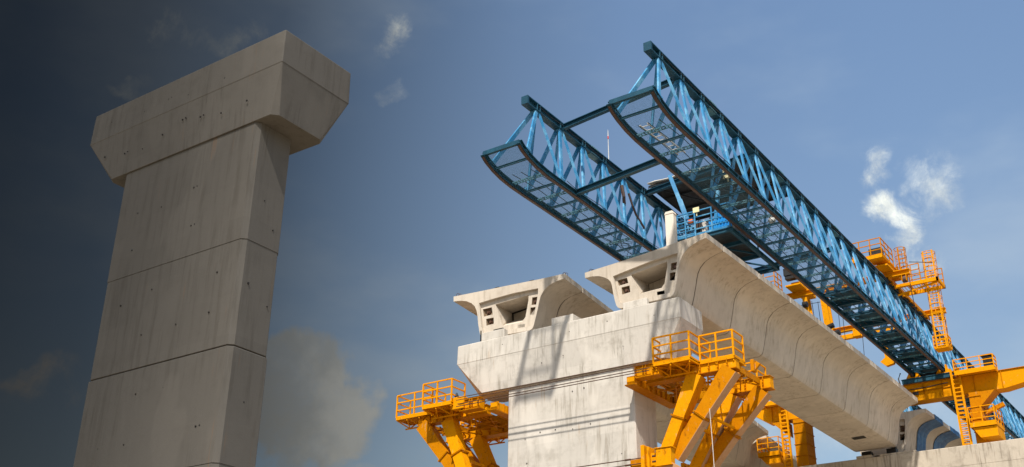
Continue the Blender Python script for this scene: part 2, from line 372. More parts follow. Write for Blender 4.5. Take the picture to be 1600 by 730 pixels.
def capgeo(x0, x1, xb0, xb1, y0, y1, yb0, yb1, zt, zc, zb, c):
    e = 0.02
    def L(a, b_, y, Y, z, cc): return [(p[0], p[1], z) for p in cham(a, b_, y, Y, cc)]
    loops = [L(xb0, xb1, yb0, yb1, zb, c), L(x0, x1, y0, y1, zc, e), L(x0-0.012, x1+0.012, y0-0.012, y1+0.012, zc+0.015, e), L(x0, x1, y0, y1, zt-0.03, e), L(x0+.03, x1-.03, y0+.03, y1-.03, zt, e)]
    n = 8; vs = [v for l in loops for v in l]
    fs = [(i*n+k, i*n+(k+1) % n, (i+1)*n+(k+1) % n, (i+1)*n+k) for i in range(len(loops)-1) for k in range(n)]
    fs += [tuple(range(n-1, -1, -1)), tuple(range((len(loops)-1)*n, len(loops)*n))]
    return vs, fs
def tieholes(parent, pts, nrm, r=0.022, name='tie_holes'):
    b = MB(); n = V(nrm)
    for p in pts:
        p = V(p); rr = r*random.uniform(0.7, 1.5); b.tube([p-n*0.02, p+n*0.004], rr, 7)
    return b.build(name, 'hole', parent)
P1 = thing('bridge_pier', (-23, 17.8, 0), 'tall weathered concrete pier, its colour darkened as shade, standing alone with an empty hammerhead cap', 'bridge pier')
column(-25.86, -20.28, 16.99, 18.27, 16.765, [4.6, 7.62, 10.5, 13.35], 'shaded', P1, strong=10.5)
cap_mesh(-27.66, -19.44, -26.55, -19.62, 16.82, 19.42, 18.80, 19.30, 18.24, 16.77, 0.17, 16.93).build('pier_cap', 'shaded', P1, bevel=0.012)
rnd = random.Random(3)
pts = []
for z in (15.3, 14.2, 12.6, 11.5, 9.7, 8.6, 6.9, 5.8):
    for x in (-24.9, -23.75, -22.5, -21.2):
        if rnd.random() < 0.75:
            xx = x+rnd.uniform(-.12, .12); zz = z+rnd.uniform(-.12, .12); pts.append((xx, 16.97, zz))
            if rnd.random() < 0.5: pts.append((xx+0.13, 16.97, zz+0.01))
for x in (-26.8, -25.9, -25.0, -24.2, -23.4, -22.5, -21.6, -20.6):
    for z in (17.55, 18.6):
        if rnd.random() < 0.85:
            xx = x+rnd.uniform(-.2, .2); zz = z+rnd.uniform(-.25, .2); pts.append((xx, 16.815, zz))
            if rnd.random() < 0.4: pts.append((xx+0.13, 16.815, zz+0.02))
tieholes(P1, pts, (0, -1, 0))
tieholes(P1, [(-20.255, y, z) for y, z in ((17.5, 14.6), (17.9, 13.9), (17.3, 12.2), (18.0, 11.8), (17.6, 9.2), (17.9, 7.4), (17.4, 6.9))], (1, 0, 0))
P2 = thing('bridge_pier', (-25.2, 41.3, 0), 'pale concrete pier carrying the ends of two box girders, between yellow brackets', 'bridge pier')
column(-28.47, -21.92, 40.25, 42.2, 16.765, [5.0, 9.5, 13.1], 'pier', P2, 0.05)
cap_mesh(-31.30, -19.46, -30.28, -20.0, 40.0, 42.15, 41.9, 19.30, 18.36, 16.77, 0.40, 40.13).build('pier_cap', 'pier', P2, bevel=0.012)
b = MB(); b.box(-29.95, -28.62, 40.06, 40.75, 19.302, 19.72); b.box(-25.98, -24.82, 40.06, 40.85, 19.302, 19.66); b.box(-22.24, -21.05, 40.06, 40.285, 19.302, 19.62)
split_build(b, 'bearing_plinth', 'pier', P2, bevel=0.02)
b = MB(); b.box(-29.99, -29.94, 40.03, 40.06, 19.31, 19.85); b.box(-29.3, -28.75, 40.14, 40.27, 19.722, 19.80); split_build(b, 'edge_strip', 'hole', P2)
pts = [(x+rnd.uniform(-.1, .1), 39.995, z) for x, z in ((-26.5, 17.6), (-25.4, 17.75), (-23.0, 18.9), (-22.2, 17.6), (-24.9, 18.8), (-20.7, 18.7), (-28.6, 18.9))]
pts += [(x, 40.228, z) for x, z in ((-27.5, 14.3), (-26.7, 14.5), (-25.9, 14.5), (-25, 14.4), (-24.1, 14.5), (-23.2, 14.6), (-27.4, 13.2), (-25.0, 16.1), (-24.4, 16.15), (-22.6, 13), (-23.5, 10))]
tieholes(P2, pts, (0, -1, 0), 0.02)
P3 = thing('bridge_pier', (-21, 71.8, 0), 'stained far concrete pier whose wide cap top runs out of the lower right corner', 'bridge pier')
cap_mesh(-33, -6.5, -31.5, -8, 70.3, 73.7, 73.4, 18.93, 17.7, 15.9, 0.3).build('pier_cap', 'far', P3, bevel=0.012)
column(-29.5, -11.5, 70.9, 73.1, 15.895, [6, 11], 'far', P3, 0.1)
b = MB(); b.box(-22.4, -21.4, 70.35, 71.0, 18.932, 19.12); b.box(-20.9, -18.6, 70.34, 70.9, 18.932, 19.05); split_build(b, 'bearing_plinth', 'far', P3, bevel=0.02)
b = MB()
for x in (-21.9, -20.3): b.box(x-.3, x+.3, 70.9, 71.4, 19.13, 19.49); b.box(x-.3, x+.3, 72.3, 72.8, 18.94, 19.49)
split_build(b, 'bearing', 'black', P3)
# ------------------------------------------------------------------ box girders
# cross-section about u = 0 (web centre) at the near end
OUT = [(-3.10,21.98),(-3.09,21.72),(-2.72,21.69),(-2.34,21.60),(-2.05,21.44),(-1.86,21.24),(-1.75,21.0),(-1.69,20.72),(-1.64,20.3),(-1.56,19.9),(-1.50,19.68),(-1.42,19.56),(-1.28,19.5),
       (1.16,19.5),(1.30,19.56),(1.38,19.68),(1.46,19.95),(1.60,20.5),(1.66,20.8),(1.74,21.08),(1.88,21.32),(2.10,21.52),(2.40,21.66),(2.75,21.74),(3.02,21.77),(3.03,22.02)]
TOPM = [(1.72, 21.99), (0, 21.99), (-1.6, 21.98)]
def girder(name, xc, y0, y1, label, ang=0.0, tilt=None, joints=None, mt='girder', pivot=None, camber=True, ends=True):
    T0 = thing(name, (xc, y0, 19.5), label, 'box girder', 'concrete box girders')
    ca, sa = math.cos(ang), math.sin(ang)
    def tr(u, y, z):
        if tilt: z = z+tilt(u)*max(0, min(1, (z-20.6)/0.8))
        if camber:
            k = (y-y0)/(y1-y0); z = z+0.30*math.sin(min(1, k*1.15)*math.pi/2)*max(0, (z-19.9)/2.1)
        yy = y-y0
        return (xc+u*ca-yy*sa, y0+u*sa+yy*ca, z)
    prof = OUT+TOPM
    ys = [y0]+joints+[y1]
    for i in range(len(ys)-1):
        b = MB(); g_ = 0.012
        g_ = 0.02; a0 = ys[i]+(g_ if i else 0); a1 = ys[i+1]-(g_ if i < len(ys)-2 else 0)
        def ring(y, s):
            out = []
            for u, z in prof:
                cz = 20.9
                out.append(tr(u*(1-s/1.6), y, cz+(z-cz)*(1-s)))
            return out
        fr = []
        if i == 0 and ends:
            loops = [ring(a0, 0), ring(a1-0.05, 0), ring(a1, 0.035)]; loft(b, loops, False)
            n = len(prof); b.f.append(tuple(reversed(range(2*n, 3*n))))
        else:
            loops = [ring(a0, 0.035), ring(a0+0.05, 0), ring(a1-0.035, 0), ring(a1, 0.028)]; loft(b, loops, True)
        sgm = b.build('segment', mt, T0)
        for p in sgm.data.polygons:
            p.use_smooth = True
        if i:
            jb = MB(); jl = []
            for yy in (a0-0.052, a0+0.012):
                jl.append([tr(u*(1-0.017/1.6), yy, 20.9+(z-20.9)*(1-0.017)) for u, z in prof])
            loft(jb, jl, False); jb.build('joint_seal', 'seal', T0)
        e = sgm.modifiers.new('s', 'EDGE_SPLIT'); e.split_angle = math.radians(28)
    if not ends: return T0, tr
    # near end face with its recess, void and anchor pockets
    REC = [(-1.62,21.62),(-0.75,21.72),(0.3,21.80),(1.62,21.80),(1.60,21.45),(1.42,20.25),(1.30,19.70),(-1.33,19.74),(-1.45,20.1)]
    REC = [(u, z-0.25 if u < -1 else z-0.26) for u, z in REC[:5]]+REC[5:]
    VOID = [(-0.80,21.21),(1.02,21.36),(1.02,21.10),(0.86,20.27),(0.67,20.06),(-0.38,20.03)]
    IN2 = [(-0.75,21.28),(0.30,21.44),(0.26,21.12),(0.03,20.90),(-0.05,20.86),(-0.72,20.86)]
    PK = [[(-1.50,21.08),(-1.00,21.10),(-0.94,20.72),(-1.42,20.68)],[(-1.30,20.55),(-0.88,20.55),(-0.86,20.23),(-1.27,20.20)],
          [(1.22,21.20),(1.56,21.18),(1.50,20.80),(1.18,20.82)],[(1.13,20.70),(1.49,20.68),(1.44,20.28),(1.11,20.34)],[(0.46,19.95),(0.83,19.94),(0.83,19.60),(0.48,19.62)]]
    PK = [[(u, min(z, 21.11+(u+1)*0.03) if k < 2 else z) for u, z in q] for k, q in enumerate(PK)]
    def tf(u, y, z): return tr(u, y, z-(0.0))
    def fill(loops3, flip=False):
        bm = bmesh.new(); es = []
        for l in loops3:
            vs = [bm.verts.new(p) for p in l]
            for k in range(len(vs)): es.append(bm.edges.new((vs[k], vs[(k+1) % len(vs)])))
        bmesh.ops.triangle_fill(bm, use_beauty=True, edges=es, normal=(0, -1, 0))
        me = ([tuple(v.co) for v in bm.verts], [[v.index for v in f.verts] for f in bm.faces]) if not bm.verts.index_update() else None
        bm.free(); return me
    rd = 0.16
    fc = MB()
    o3 = [tr(u, y0, z) for u, z in prof]; r3 = [tf(u, y0, z) for u, z in REC]; r4 = [tf(u, y0+rd, z) for u, z in REC]
    v4 = [tf(u, y0+rd, z) for u, z in VOID]; pk4 = [[tf(u, y0+rd, z) for u, z in q] for q in PK]
    fc.add(*fill([o3, r3])); fc.add(*fill([r4, v4]+pk4))
    n = len(REC); fc.add(r3+r4, [(k, (k+1) % n, (k+1) % n+n, k+n) for k in range(n)])
    i4 = [tf(u, y0+1.7, z) for u, z in IN2]; n = len(VOID)
    fc.add(v4+i4, [(k, (k+1) % n, (k+1) % n+n, k+n) for k in range(n)])
    i5 = [tf(u*1.0, y0+1.72, z) for u, z in IN2]
    fc.build('end_diaphragm', mt, T0)
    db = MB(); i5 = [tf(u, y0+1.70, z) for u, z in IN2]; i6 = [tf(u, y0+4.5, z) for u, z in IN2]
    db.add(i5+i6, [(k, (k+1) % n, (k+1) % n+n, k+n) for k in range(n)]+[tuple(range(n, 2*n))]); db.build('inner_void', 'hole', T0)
    for q in PK:
        pb = MB(); a = [tf(u, y0+rd+0.002, z) for u, z in q]; cu = sum(u for u, z in q)/4; cz = sum(z for u, z in q)/4
        c_ = [tf(cu+(u-cu)*0.8, y0+rd+0.16, cz+(z-cz)*0.8) for u, z in q]
        pb.add(a+c_, [(k, (k+1) % 4, (k+1) % 4+4, k+4) for k in range(4)]+[(4, 5, 6, 7)])
        po = pb.build('anchor_pocket', 'pocket', T0)
        ab = MB(); c0 = V(tf(cu, y0+rd+0.15, cz)); ax = V((-sa, -ca, 0))*1.0
        ab.tube([c0, c0+ax*0.05], 0.115, 14); ab.tube([c0+ax*0.05, c0+ax*0.11], 0.07, 12); ab.build('anchor_head', 'wire', po)
    return T0, tr
tl = lambda u: -0.17+0.06*u+(0.0 if u < 1.65 else 0.06)
J = [42.05+3.85*k for k in range(8)]
G1, tr1 = girder('box_girder', -21.20, 40.30, 70.80, 'pale concrete box girder under the blue trusses, its open end on the cap', tilt=tl, joints=J)
def shf(j, d): return [x+d for x in j]
G2, tr2 = girder('box_girder', -28.62, 40.35, 71.7, 'concrete box girder on the left half of the cap, splaying away from its neighbour', ang=0.1, joints=shf(J, 0.2), camber=False)
G3, tr3 = girder('box_girder', -21.20, 72.35, 103, 'next box girder beyond the far cap, partly wrapped in blue sheeting', tilt=lambda u: 0.1, joints=[74.4+3.85*k for k in range(7)])
G4, tr4 = girder('box_girder', -32.25, 72.3, 103, 'dim box girder seen low behind the left girder beyond the far pier', ang=0.1, joints=[75+3.85*k for k in range(7)], camber=False, ends=False)
# details on girders
b = MB(); hp = [tr1(u, y, 19.494) for u, y in ((-0.35, 67.1), (0.48, 67.0), (0.46, 67.65), (-0.35, 67.75))]; b.prism(hp, (0, 0, 0.004)); b.build('drain_hatch', 'hole', G1)
def starter(T0, tr, u, ya, yb, step, h, nm='starter_bar'):
    b = MB(); y = ya
    while y < yb:
        p = V(tr(u, y, 22.0)); hh = h*random.uniform(0.6, 1.2)
        b.bar(p-V((0, 0, .1)), p+V((random.uniform(-.03, .03), random.uniform(-.03, .03), hh)), 0.025, 0.025); y += step*random.uniform(0.7, 1.4)
    tag(b.build(nm, 'wire', T0), kind='stuff')
starter(G1, tr1, 2.93, 40.6, 70, 0.32, 0.13); starter(G2, tr2, 2.93, 41, 62, 0.5, 0.1)
def loop(T0, tr, u, y, r=0.09):
    b = MB(); c = V(tr(u, y, 22.08)); b.tube([c+V((0, 0, -0.12))+V((r*math.cos(a), 0, r*math.sin(a)+0.12)) for a in [math.pi*k/8 for k in range(-2, 11)]], 0.012, 6)
    b.tube([c+V((0.05, 0.1, 0))+V((r*math.cos(a), 0, r*math.sin(a))) for a in [math.pi*k/8 for k in range(-2, 11)]], 0.012, 6)
    b.build('lifting_loop', 'wire', T0)
loop(G1, tr1, -2.9, 40.5); loop(G2, tr2, 2.9, 40.55); loop(G2, tr2, -2.95, 40.5); loop(G3, tr3, 2.5, 72.6)
b = MB()
for u in (-0.7, 1.2): p = V(tr2(u, 40.5, 22.0)); b.box(p.x-.12, p.x+.12, p.y-.05, p.y+.1, p.z-.05, p.z+.07)
split_build(b, 'lifting_anchor', 'black', G2)
# blue sheeting round the next girder
for ya, yb, lb in ((74.3, 76.3, 'blue tarpaulin band wrapped round the far girder, nearer of the two'), (78.0, 80.4, 'blue tarpaulin band wrapped round the far girder, farther of the two')):
    b = MB(); base = OUT[14:]+[(1.4, 22.02)]; prof = []
    for q in range(len(base)):
        a = V((*base[max(q-1, 0)], 0)); c = V((*base[min(q+1, len(base)-1)], 0)); d = (c-a).normalized(); prof.append((base[q][0]+d.y*0.05, base[q][1]-d.x*0.05))
    loops = []
    for k in range(9):
        y = ya+(yb-ya)*k/8; s = 0.012*math.sin(k*2.1)
        loops.append([tr3(u+s, y+0.10*(22-z)*(1 if k < 4 else 0.7), z) for u, z in prof])
    n = len(prof); vs = [v for l in loops for v in l]
    b.add(vs, [(i*n+k, i*n+k+1, (i+1)*n+k+1, (i+1)*n+k) for i in range(8) for k in range(n-1)])
    o = b.build('tarpaulin', 'tarp'); sm = o.modifiers.new('s', 'SOLIDIFY'); sm.thickness = 0.012; tag(o, lb, 'tarpaulin', 'blue sheeting on the far girder')
# ------------------------------------------------------------------ launching gantry
GA = thing('launching_gantry', (-21.3, 74, 24.6), 'long blue launching gantry of two triangular lattice trusses reaching out over the span', 'gantry')
ZB, ZT = 24.80, 28.70
YEND = 122
rib = lambda a, b_: [a+(b_-a)*k/40 for k in range(41)]
def build_truss(xt, xi, xo, dy, nbar):
    """xt top chord x, xi/xo the two bottom chord x (xo nearer the camera's right)"""
    TRS = part_empty('truss', GA)
    yt0 = 35.15+dy
    b = MB(); b.ibeam((xt, yt0+0.12, ZT), (xt, YEND, ZT), 0.36, 0.42, t=0.045)
    b.box(xt-.18, xt+.18, yt0, yt0+0.12, ZT-.21, ZT+.21)
    for k in range(43):
        y = 36.1+dy+2*k
        for o in (-.12, .12):
            for s in (-1, 1):
                x0 = xt+s*0.02; x1 = xt+s*0.185; b.box(min(x0, x1), max(x0, x1), y+o-.012, y+o+.012, ZT-.16, ZT+.16)
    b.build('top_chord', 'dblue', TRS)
    sp = MB(); y = 41.1+dy
    while y < 110:
        for s_ in (-1, 1):
            sp.box(xt+s_*.19-.012, xt+s_*.19+.012, y-.35, y+.35, ZT+.15, ZT+.20); sp.box(xt+s_*.19-.012, xt+s_*.19+.012, y-.35, y+.35, ZT-.20, ZT-.15)
            for q in range(5): sp.box(xt+s_*.21-.02, xt+s_*.21+.02, y-.28+.14*q-.02, y-.28+.14*q+.02, ZT+.155, ZT+.195)
        sp.box(xt-.16, xt+.16, y-.35, y+.35, ZT-.235, ZT-.212); y += 8.0
    tag(sp.build('splice_plates', 'grate', TRS), kind='stuff')
    cb = MB(); cb.tube([(xt+.24, 36+dy+1.0*k, ZT-.02-.07*(k % 2)) for k in range(60)], 0.018, 5); cb.tube([(xo+.14, 37+dy+1.0*k, ZB+.20-.05*((k*2) % 3)) for k in range(60)], 0.016, 5); cb.build('power_cable', 'cable', TRS)
    curve = [(33.45, 25.36), (33.75, 25.16), (34.2, 25.0), (34.8, 24.87), (35.6, 24.80), (36.6, 24.79), (38.0, ZB)]
    cv = [(y+dy*0.9, z) for y, z in curve]+[(YEND, ZB)]
    for x in (xi, xo):
        b = MB(); rl = MB()
        for i in range(len(cv)-1):
            p = V((x, cv[i][0], cv[i][1])); q = V((x, cv[i+1][0], cv[i+1][1])); e = (q-p).normalized()*0.02
            b.ibeam(p, q+e, 0.20, 0.27, t=0.03); u_ = V((0, 0, 1)); rl.bar(p-u_*0.165, q+e-u_*0.165, 0.13, 0.055)
        for k in range(86):
            y = 34.2+dy+k
            for s in (-1, 1):
                x0 = x+s*.012; x1 = x+s*.105
                if y > 38: b.box(min(x0, x1), max(x0, x1), y-.01, y+.01, ZB-.10, ZB+.10)
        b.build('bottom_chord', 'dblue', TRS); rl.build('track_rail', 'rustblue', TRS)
    # diagonals
    bots = [34.05]+[36.85+1.98*k for k in range(3)]+[42.75+1.985*(k) for k in range(40)]
    bots = [34.05]+[36.82+0.0+2*k-0.07*min(k, 3) for k in range(42)]
    zb0 = lambda y: 25.12 if y < 34.6+dy else ZB+0.1
    cnt = 0; far = MB()
    for k in range(42):
        yt = 36.1+dy+2*k
        for x in (xo, xi):
            s = 1 if x == xo else -1; xtt = xt+s*0.08
            heavy = 1.0 if yt < 54 else 1.9
            for (yb, wd, hh) in ((bots[k]+dy, 0.20*heavy, 0.08), (bots[k+1]+dy, 0.11*heavy, 0.09)):
                dyy = -0.09 if yb < yt else 0.09
                tgt = MB() if (cnt < nbar and yt < 84) else far
                tgt.bar((xtt, yt+dyy, ZT-0.17), (x-s*0.02, yb, zb0(yb)+0.02), wd, hh, (1, 0, 0))
                if tgt is not far: tgt.build('diagonal_brace', 'blue', TRS); cnt += 1
    tag(far.build('far_braces', 'blue', TRS), kind='stuff')
    gp = MB()
    for k in range(42):
        yt = 36.1+dy+2*k
        gp.box(xt-.11, xt+.11, yt-.2, yt+.2, ZT-.30, ZT-.212)
        for x in (xo, xi):
            y = bots[k]+dy; z = zb0(y); gp.box(x-.045, x+.045, y-.2, y+.2, z+0.03, z+.22)
            for q in (-.15, -.05, .05, .15): gp.box(x-.07, x+.07, y+q-.018, y+q+.018, z+.15, z+.19)
    tag(gp.build('gusset_plates', 'blue', TRS), kind='stuff')
    # cross bars of the bottom plane
    yy = 34.25+dy; k = 0; fb = MB()
    while yy < YEND-1:
        z = ZB+0.02+(0.16 if k == 0 else 0)
        tgt = MB() if k < 48 else fb
        if k % 2 == 0: tgt.ibeam((xi+.1, yy, z), (xo-.1, yy, z), 0.07, 0.11, t=0.018)
        else:
            for o in (-.09, .09): tgt.bar((xi+.1, yy+o, z), (xo-.1, yy+o, z), 0.03, 0.05)
            for q in range(12):
                xx = xi+.12+(xo-xi-.24)*q/11; tgt.bar((xx, yy-.09, z), (xx, yy+.09, z), 0.03, 0.04)
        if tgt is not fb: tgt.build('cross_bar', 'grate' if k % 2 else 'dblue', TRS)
        yy += 1.0 if k else 1.35; k += 1
    tag(fb.build('far_cross_bars', 'grate', TRS), kind='stuff')
    b = MB(); b.bar((xi, 33.5+dy*.9, 25.36), (xo, 33.5+dy*.9, 25.36), 0.14, 0.20); b.build('tip_beam', 'dblue', TRS)
    b = MB()
    for i in range(len(cv)-2):
        b.add([(xi+.05, cv[i][0], cv[i][1]-.06), (xo-.05, cv[i][0], cv[i][1]-.06), (xo-.05, cv[i+1][0], cv[i+1][1]-.06), (xi+.05, cv[i+1][0], cv[i+1][1]-.06)], [(0, 1, 2, 3)])
    b.add([(xi+.05, cv[-2][0], ZB-.06), (xo-.05, cv[-2][0], ZB-.06), (xo-.05, 56, ZB-.06), (xi+.05, 56, ZB-.06)], [(0, 1, 2, 3)])
    b.build('walkway_mesh', 'mesh', TRS)
    # bottom-plane X bracing and floor plates of the heavier middle length
    b = MB(); y = 56.8+dy
    while y < 92:
        b.bar((xi+.1, y, ZB+.03), (xo-.1, y+2, ZB+.03), 0.07, 0.06); y += 4
    b.build('wind_bracing', 'dblue', TRS)
    b = MB(); y = 57.3+dy
    while y < 92: b.box(xi+.1, xo-.1, y-.12, y+.12, ZB+.16, ZB+.40); y += 2.0
    for s, x in ((1, xi+.22), (-1, xo-.22)): b.box(x-.03, x+.03, 57, 92, ZB+.10, ZB+.55)
    for q in range(9): b.box(xi+.26, xo-.26, 57.6+dy+4*q, 59.2+dy+4*q+.5*(q % 2), ZB+.41, ZB+.43)
    b.build('floor_girder', 'dblue', TRS)
    b = MB(); 
    for o in (0.45, 0.9, 1.4): b.tube([(xi+o, 35+dy+2*k, ZB+0.10+0.05*((k*3) % 4)) for k in range(20)], 0.018, 5)
    rr = random.Random(int(xt*10))
    for q in range(9):
        y = 41+dy+rr.uniform(0, 9); x = rr.uniform(xi+.3, xo-.4); z = ZB+.1
        b.tube([(x+0.45*math.sin(a*1.3+q), y+0.9*math.cos(a*0.9), z+0.03*a+0.12*math.sin(a*2.2+q)) for a in [j*0.5 for j in range(14)]], 0.013, 5)
    b.build('cables', 'cable', TRS)
    return TRS
TR_ = build_truss(-17.95, -18.90, -16.95, 0.0, 100)
TL_ = build_truss(-24.65, -25.60, -23.70, 0.65, 60)
for p, q, z in (((-24.65, 38.85), (-17.95, 38.1), 28.68), ((-24.65, 47.1), (-17.95, 46.2), 28.68), ((-24.65, 60.0), (-17.95, 59.3), 28.68)):
    b = MB(); b.ibeam((p[0]+.19, p[1], z), (q[0]-.19, q[1], z), 0.22, 0.26, t=0.03); b.build('tie_beam', 'dblue', GA)
b = MB(); b.ibeam((-23.6, 38.65, 24.86), (-19.0, 38.0, 24.86), 0.22, 0.26, t=0.03); b.build('tie_beam', 'dblue', GA)
# hose clutter and folded braces hung in the left truss
b = MB(); b.tube([(-24.0, 44.2, 27.3), (-23.95, 44.5, 26.7), (-24.0, 44.9, 26.4), (-23.9, 45.5, 25.9), (-24.0, 45.9, 25.3)], 0.06, 6); b.tube([(-24.05, 43.6, 27.5), (-24.0, 43.7, 26.9), (-24.1, 43.9, 26.6)], 0.09, 6)
b.build('hose', 'rustblue', GA)
b = MB(); b.tube([(-24.65, 43.42, 28.9), (-24.65, 43.42, 29.9)], 0.022, 6); b.build('mast_foot', 'alu', GA)
MA = thing('lightning_mast', (-24.65, 43.42, 28.91), 'thin red and white lightning mast standing on the left blue truss', 'mast')
b = MB(); b.tube([(-24.65, 43.42, 28.92), (-24.65, 43.42, 29.9), (-24.65, 43.42, 30.3)], [0.024, 0.02, 0.018], 8); b.tube([(-24.65, 43.42, 30.45), (-24.65, 43.42, 30.62), (-24.65, 43.42, 30.85)], [0.030, 0.02, 0.005], 8); b.build('pole', 'alu', MA)
b = MB(); b.tube([(-24.65, 43.42, 30.3), (-24.65, 43.42, 30.45)], 0.034, 8); b.build('red_band', 'red', MA)
# ladder lying in the right truss nose
LD = MB(); ladder(LD, (-18.25, 35.1, 24.95), (-18.1, 38.2, 24.98), 0.34, (1, 0, 0), 0.02, 0.32)
tag(LD.build('ladder', 'alu'), 'silver aluminium ladder lying inside the nose of the right blue truss', 'ladder')
b = MB(); lathe(b, (-17.65, 46.9, 25.02), (0, 0, 1), [(0, 0.05), (0.03, 0.13), (0.12, 0.18), (0.22, 0.18), (0.31, 0.12), (0.35, 0.03)], 16)
tag(b.build('globe_lamp', 'white', smooth=True), 'round white globe lamp standing in the bottom of the right blue truss', 'lamp')
b = MB(); b.box(-17.62, -17.28, 41.3, 41.4, 25.0, 25.4); b.bar((-17.45, 41.45, 24.88), (-17.45, 41.45, 25.1), .05, .05)
tag(b.build('floodlight', 'cream'), 'square cream floodlight inside the right blue truss above the canopy edge', 'floodlight')
# ------------------------------------------------------------------ front support platform of the gantry
FS = thing('work_platform', (-20.6, 47, 22.2), 'blue steel work platform with rails between the trusses above the open girder end', 'platform')
ZF = 24.60
b = MB()
for x in (-22.1, -20.7, -19.12): b.ibeam((x, 45.3, ZF-.14), (x, 50.9, ZF-.14), 0.14, 0.24, t=0.025)
for y in (45.25, 46.9, 48.9, 50.95): b.ibeam((-22.25, y, ZF-.15), (-19.02, y, ZF-.15), 0.12, 0.20, t=0.025)
for y0_, y1_ in ((46.9, 48.9), (48.9, 50.9)): b.bar((-20.6, y0_, ZF-.1), (-19.2, y1_, ZF-.1), .07, .07)
b.build('floor_frame', 'dblue', FS)
b = MB(); b.box(-22.15, -19.1, 45.35, 48.95, ZF, ZF+.03); b.build('floor_plate', 'machine', FS)
b = MB(); rail(b, [(-21.9, 47.6, ZF), (-21.9, 45.28, ZF), (-19.15, 45.28, ZF), (-19.15, 48.6, ZF)], 1.3, 0.026, 0.95, 3, 0.10)
b.build('guard_rail', 'blue', FS); b = MB(); rail(b, [(-21.95, 45.15, ZF-.28), (-20.9, 45.15, ZF-.28)], 1.4, 0.022, 0.5, 3)
b.build('guard_rail', 'blue', FS)
b = MB(); b.bar((-22.35, 45.6, 28.45), (-21.95, 45.75, 27.0), 0.16, 0.20); b.bar((-21.94, 45.76, 26.99), (-21.35, 46.0, ZF+.03), 0.22, 0.24)
b.bar((-20.2, 46.6, 27.4), (-20.6, 46.6, ZF+.03), .16, .16)
for x in (-21.7, -20.2): b.bar((x, 46.6, ZF-.28), (x, 46.6, 22.5), .22, .22)
split_build(b, 'support_leg', 'blue', FS)
b = MB()
for x in (-21.7, -20.2): b.box(x-.3, x+.3, 46.3, 46.9, 22.12, 22.5)
split_build(b, 'foot_block', 'dblue', FS)
for i, (x0, x1, y, h, lb) in enumerate(((-20.45, -19.95, 45.75, 0.80, 'narrower bright blue sheet panel on the work platform, left of the two'), (-19.88, -19.2, 45.6, 1.05, 'wider bright blue sheet panel on the work platform beside the truss'))):
    b = MB(); n = 8
    for k in range(n):
        xa = x0+(x1-x0)*k/n; b.box(xa, xa+(x1-x0)/n*0.96, y+0.03*(k % 2), y+0.03*(k % 2)+0.03, ZF+.032, ZF+h-0.02*(k % 3))
    tag(b.build('sheet_panel', 'brightblue'), lb, 'panel', 'blue sheet panels')
PU = thing('hydraulic_pump', (-21.0, 45.9, ZF), 'grimy hydraulic pump unit with hoses behind the blue rail', 'pump')
b = MB(); b.box(-21.35, -20.85, 45.75, 46.2, ZF+.034, ZF+.42); b.box(-21.25, -20.95, 45.8, 46.1, ZF+.422, ZF+.62); b.build('tank', 'machine', PU, bevel=.02)
b = MB(); lathe(b, (-21.1, 45.95, ZF+.62), (0, 0, 1), [(0, .10), (.30, .10), (.32, .06), (.42, .06)]); b.build('motor', 'wire', PU)
b = MB(); b.tube([(-21.2, 45.7, ZF+.5), (-21.4, 45.5, ZF+.8), (-21.3, 45.4, ZF+.2), (-20.8, 45.4, ZF+.1), (-20.7, 45.6, ZF+.5)], .03, 6); b.tube([(-21.0, 45.7, ZF+.5), (-20.8, 45.4, ZF+1.0), (-20.6, 45.45, ZF+.3)], .025, 6)
b.tube([(-21.6, 45.5, ZF+1.2), (-21.3, 45.4, ZF+.6), (-21.5, 45.42, ZF+.1)], .025, 6); b.build('hose', 'cable', PU)
b = MB(); lathe(b, (-21.28, 45.42, ZF+.93), (0, 1, 0), [(0, .02), (0, .12), (.05, .15), (.12, .15), (.17, .11), (.18, .02)], 16)
tag(b.build('hose_reel', 'or2', smooth=True), 'small round orange hose reel hung behind the blue rail', 'hose reel')
b = MB(); lathe(b, (-20.62, 45.6, ZF+.03), (0, 0, 1), [(0, .14), (.5, .15), (.62, .17), (.68, .10), (.82, .07)], 12)
tag(b.build('cement_sack', 'canvas'), 'pale beige sack standing upright behind the blue rail', 'sack')
b = MB(); b.box(-20.98, -20.66, 45.16, 45.22, ZF+1.18, ZF+1.44); b.bar((-20.82, 45.24, ZF+1.0), (-20.82, 45.24, ZF+1.25), .04, .04)
tag(b.build('floodlight', 'cream'), 'square cream floodlight fixed on top of the blue guard rail', 'floodlight')
PO = MB(); PO.box(-20.16, -19.74, 40.42, 40.72, 21.78, 23.5); PO.prism([(-20.19, 40.4, 23.5), (-19.71, 40.4, 23.5), (-19.78, 40.4, 23.64), (-20.12, 40.4, 23.64)], (0, .35, 0))
tag(PO.build('parapet_post', 'post', bevel=.015), 'white concrete post standing on the end of the right girder deck', 'post')
CP = thing('canopy', (-21.5, 47.5, 28.85), 'pale canvas canopy on a dark steel frame between the two blue trusses', 'canopy')
b = MB(); nx, ny = 14, 8; 
def cz(i, j): return 29.30+0.35*math.sin(math.pi*j/ny)*1.0+0.035*math.sin(i*1.7)+0.02*math.sin(i*3.1+j*2)
for j in range(ny+1):
    for i in range(nx+1): b.v.append((-24.45+6.2*i/nx, 47.2+5.2*j/ny-0.05*(j == 0), cz(i, j)-(0.0)))
b.f += [(j*(nx+1)+i, j*(nx+1)+i+1, (j+1)*(nx+1)+i+1, (j+1)*(nx+1)+i) for j in range(ny) for i in range(nx)]
o = b.build('canvas_sheet', 'canvas', CP, smooth=True); sm = o.modifiers.new('s', 'SOLIDIFY'); sm.thickness = 0.06
b = MB()
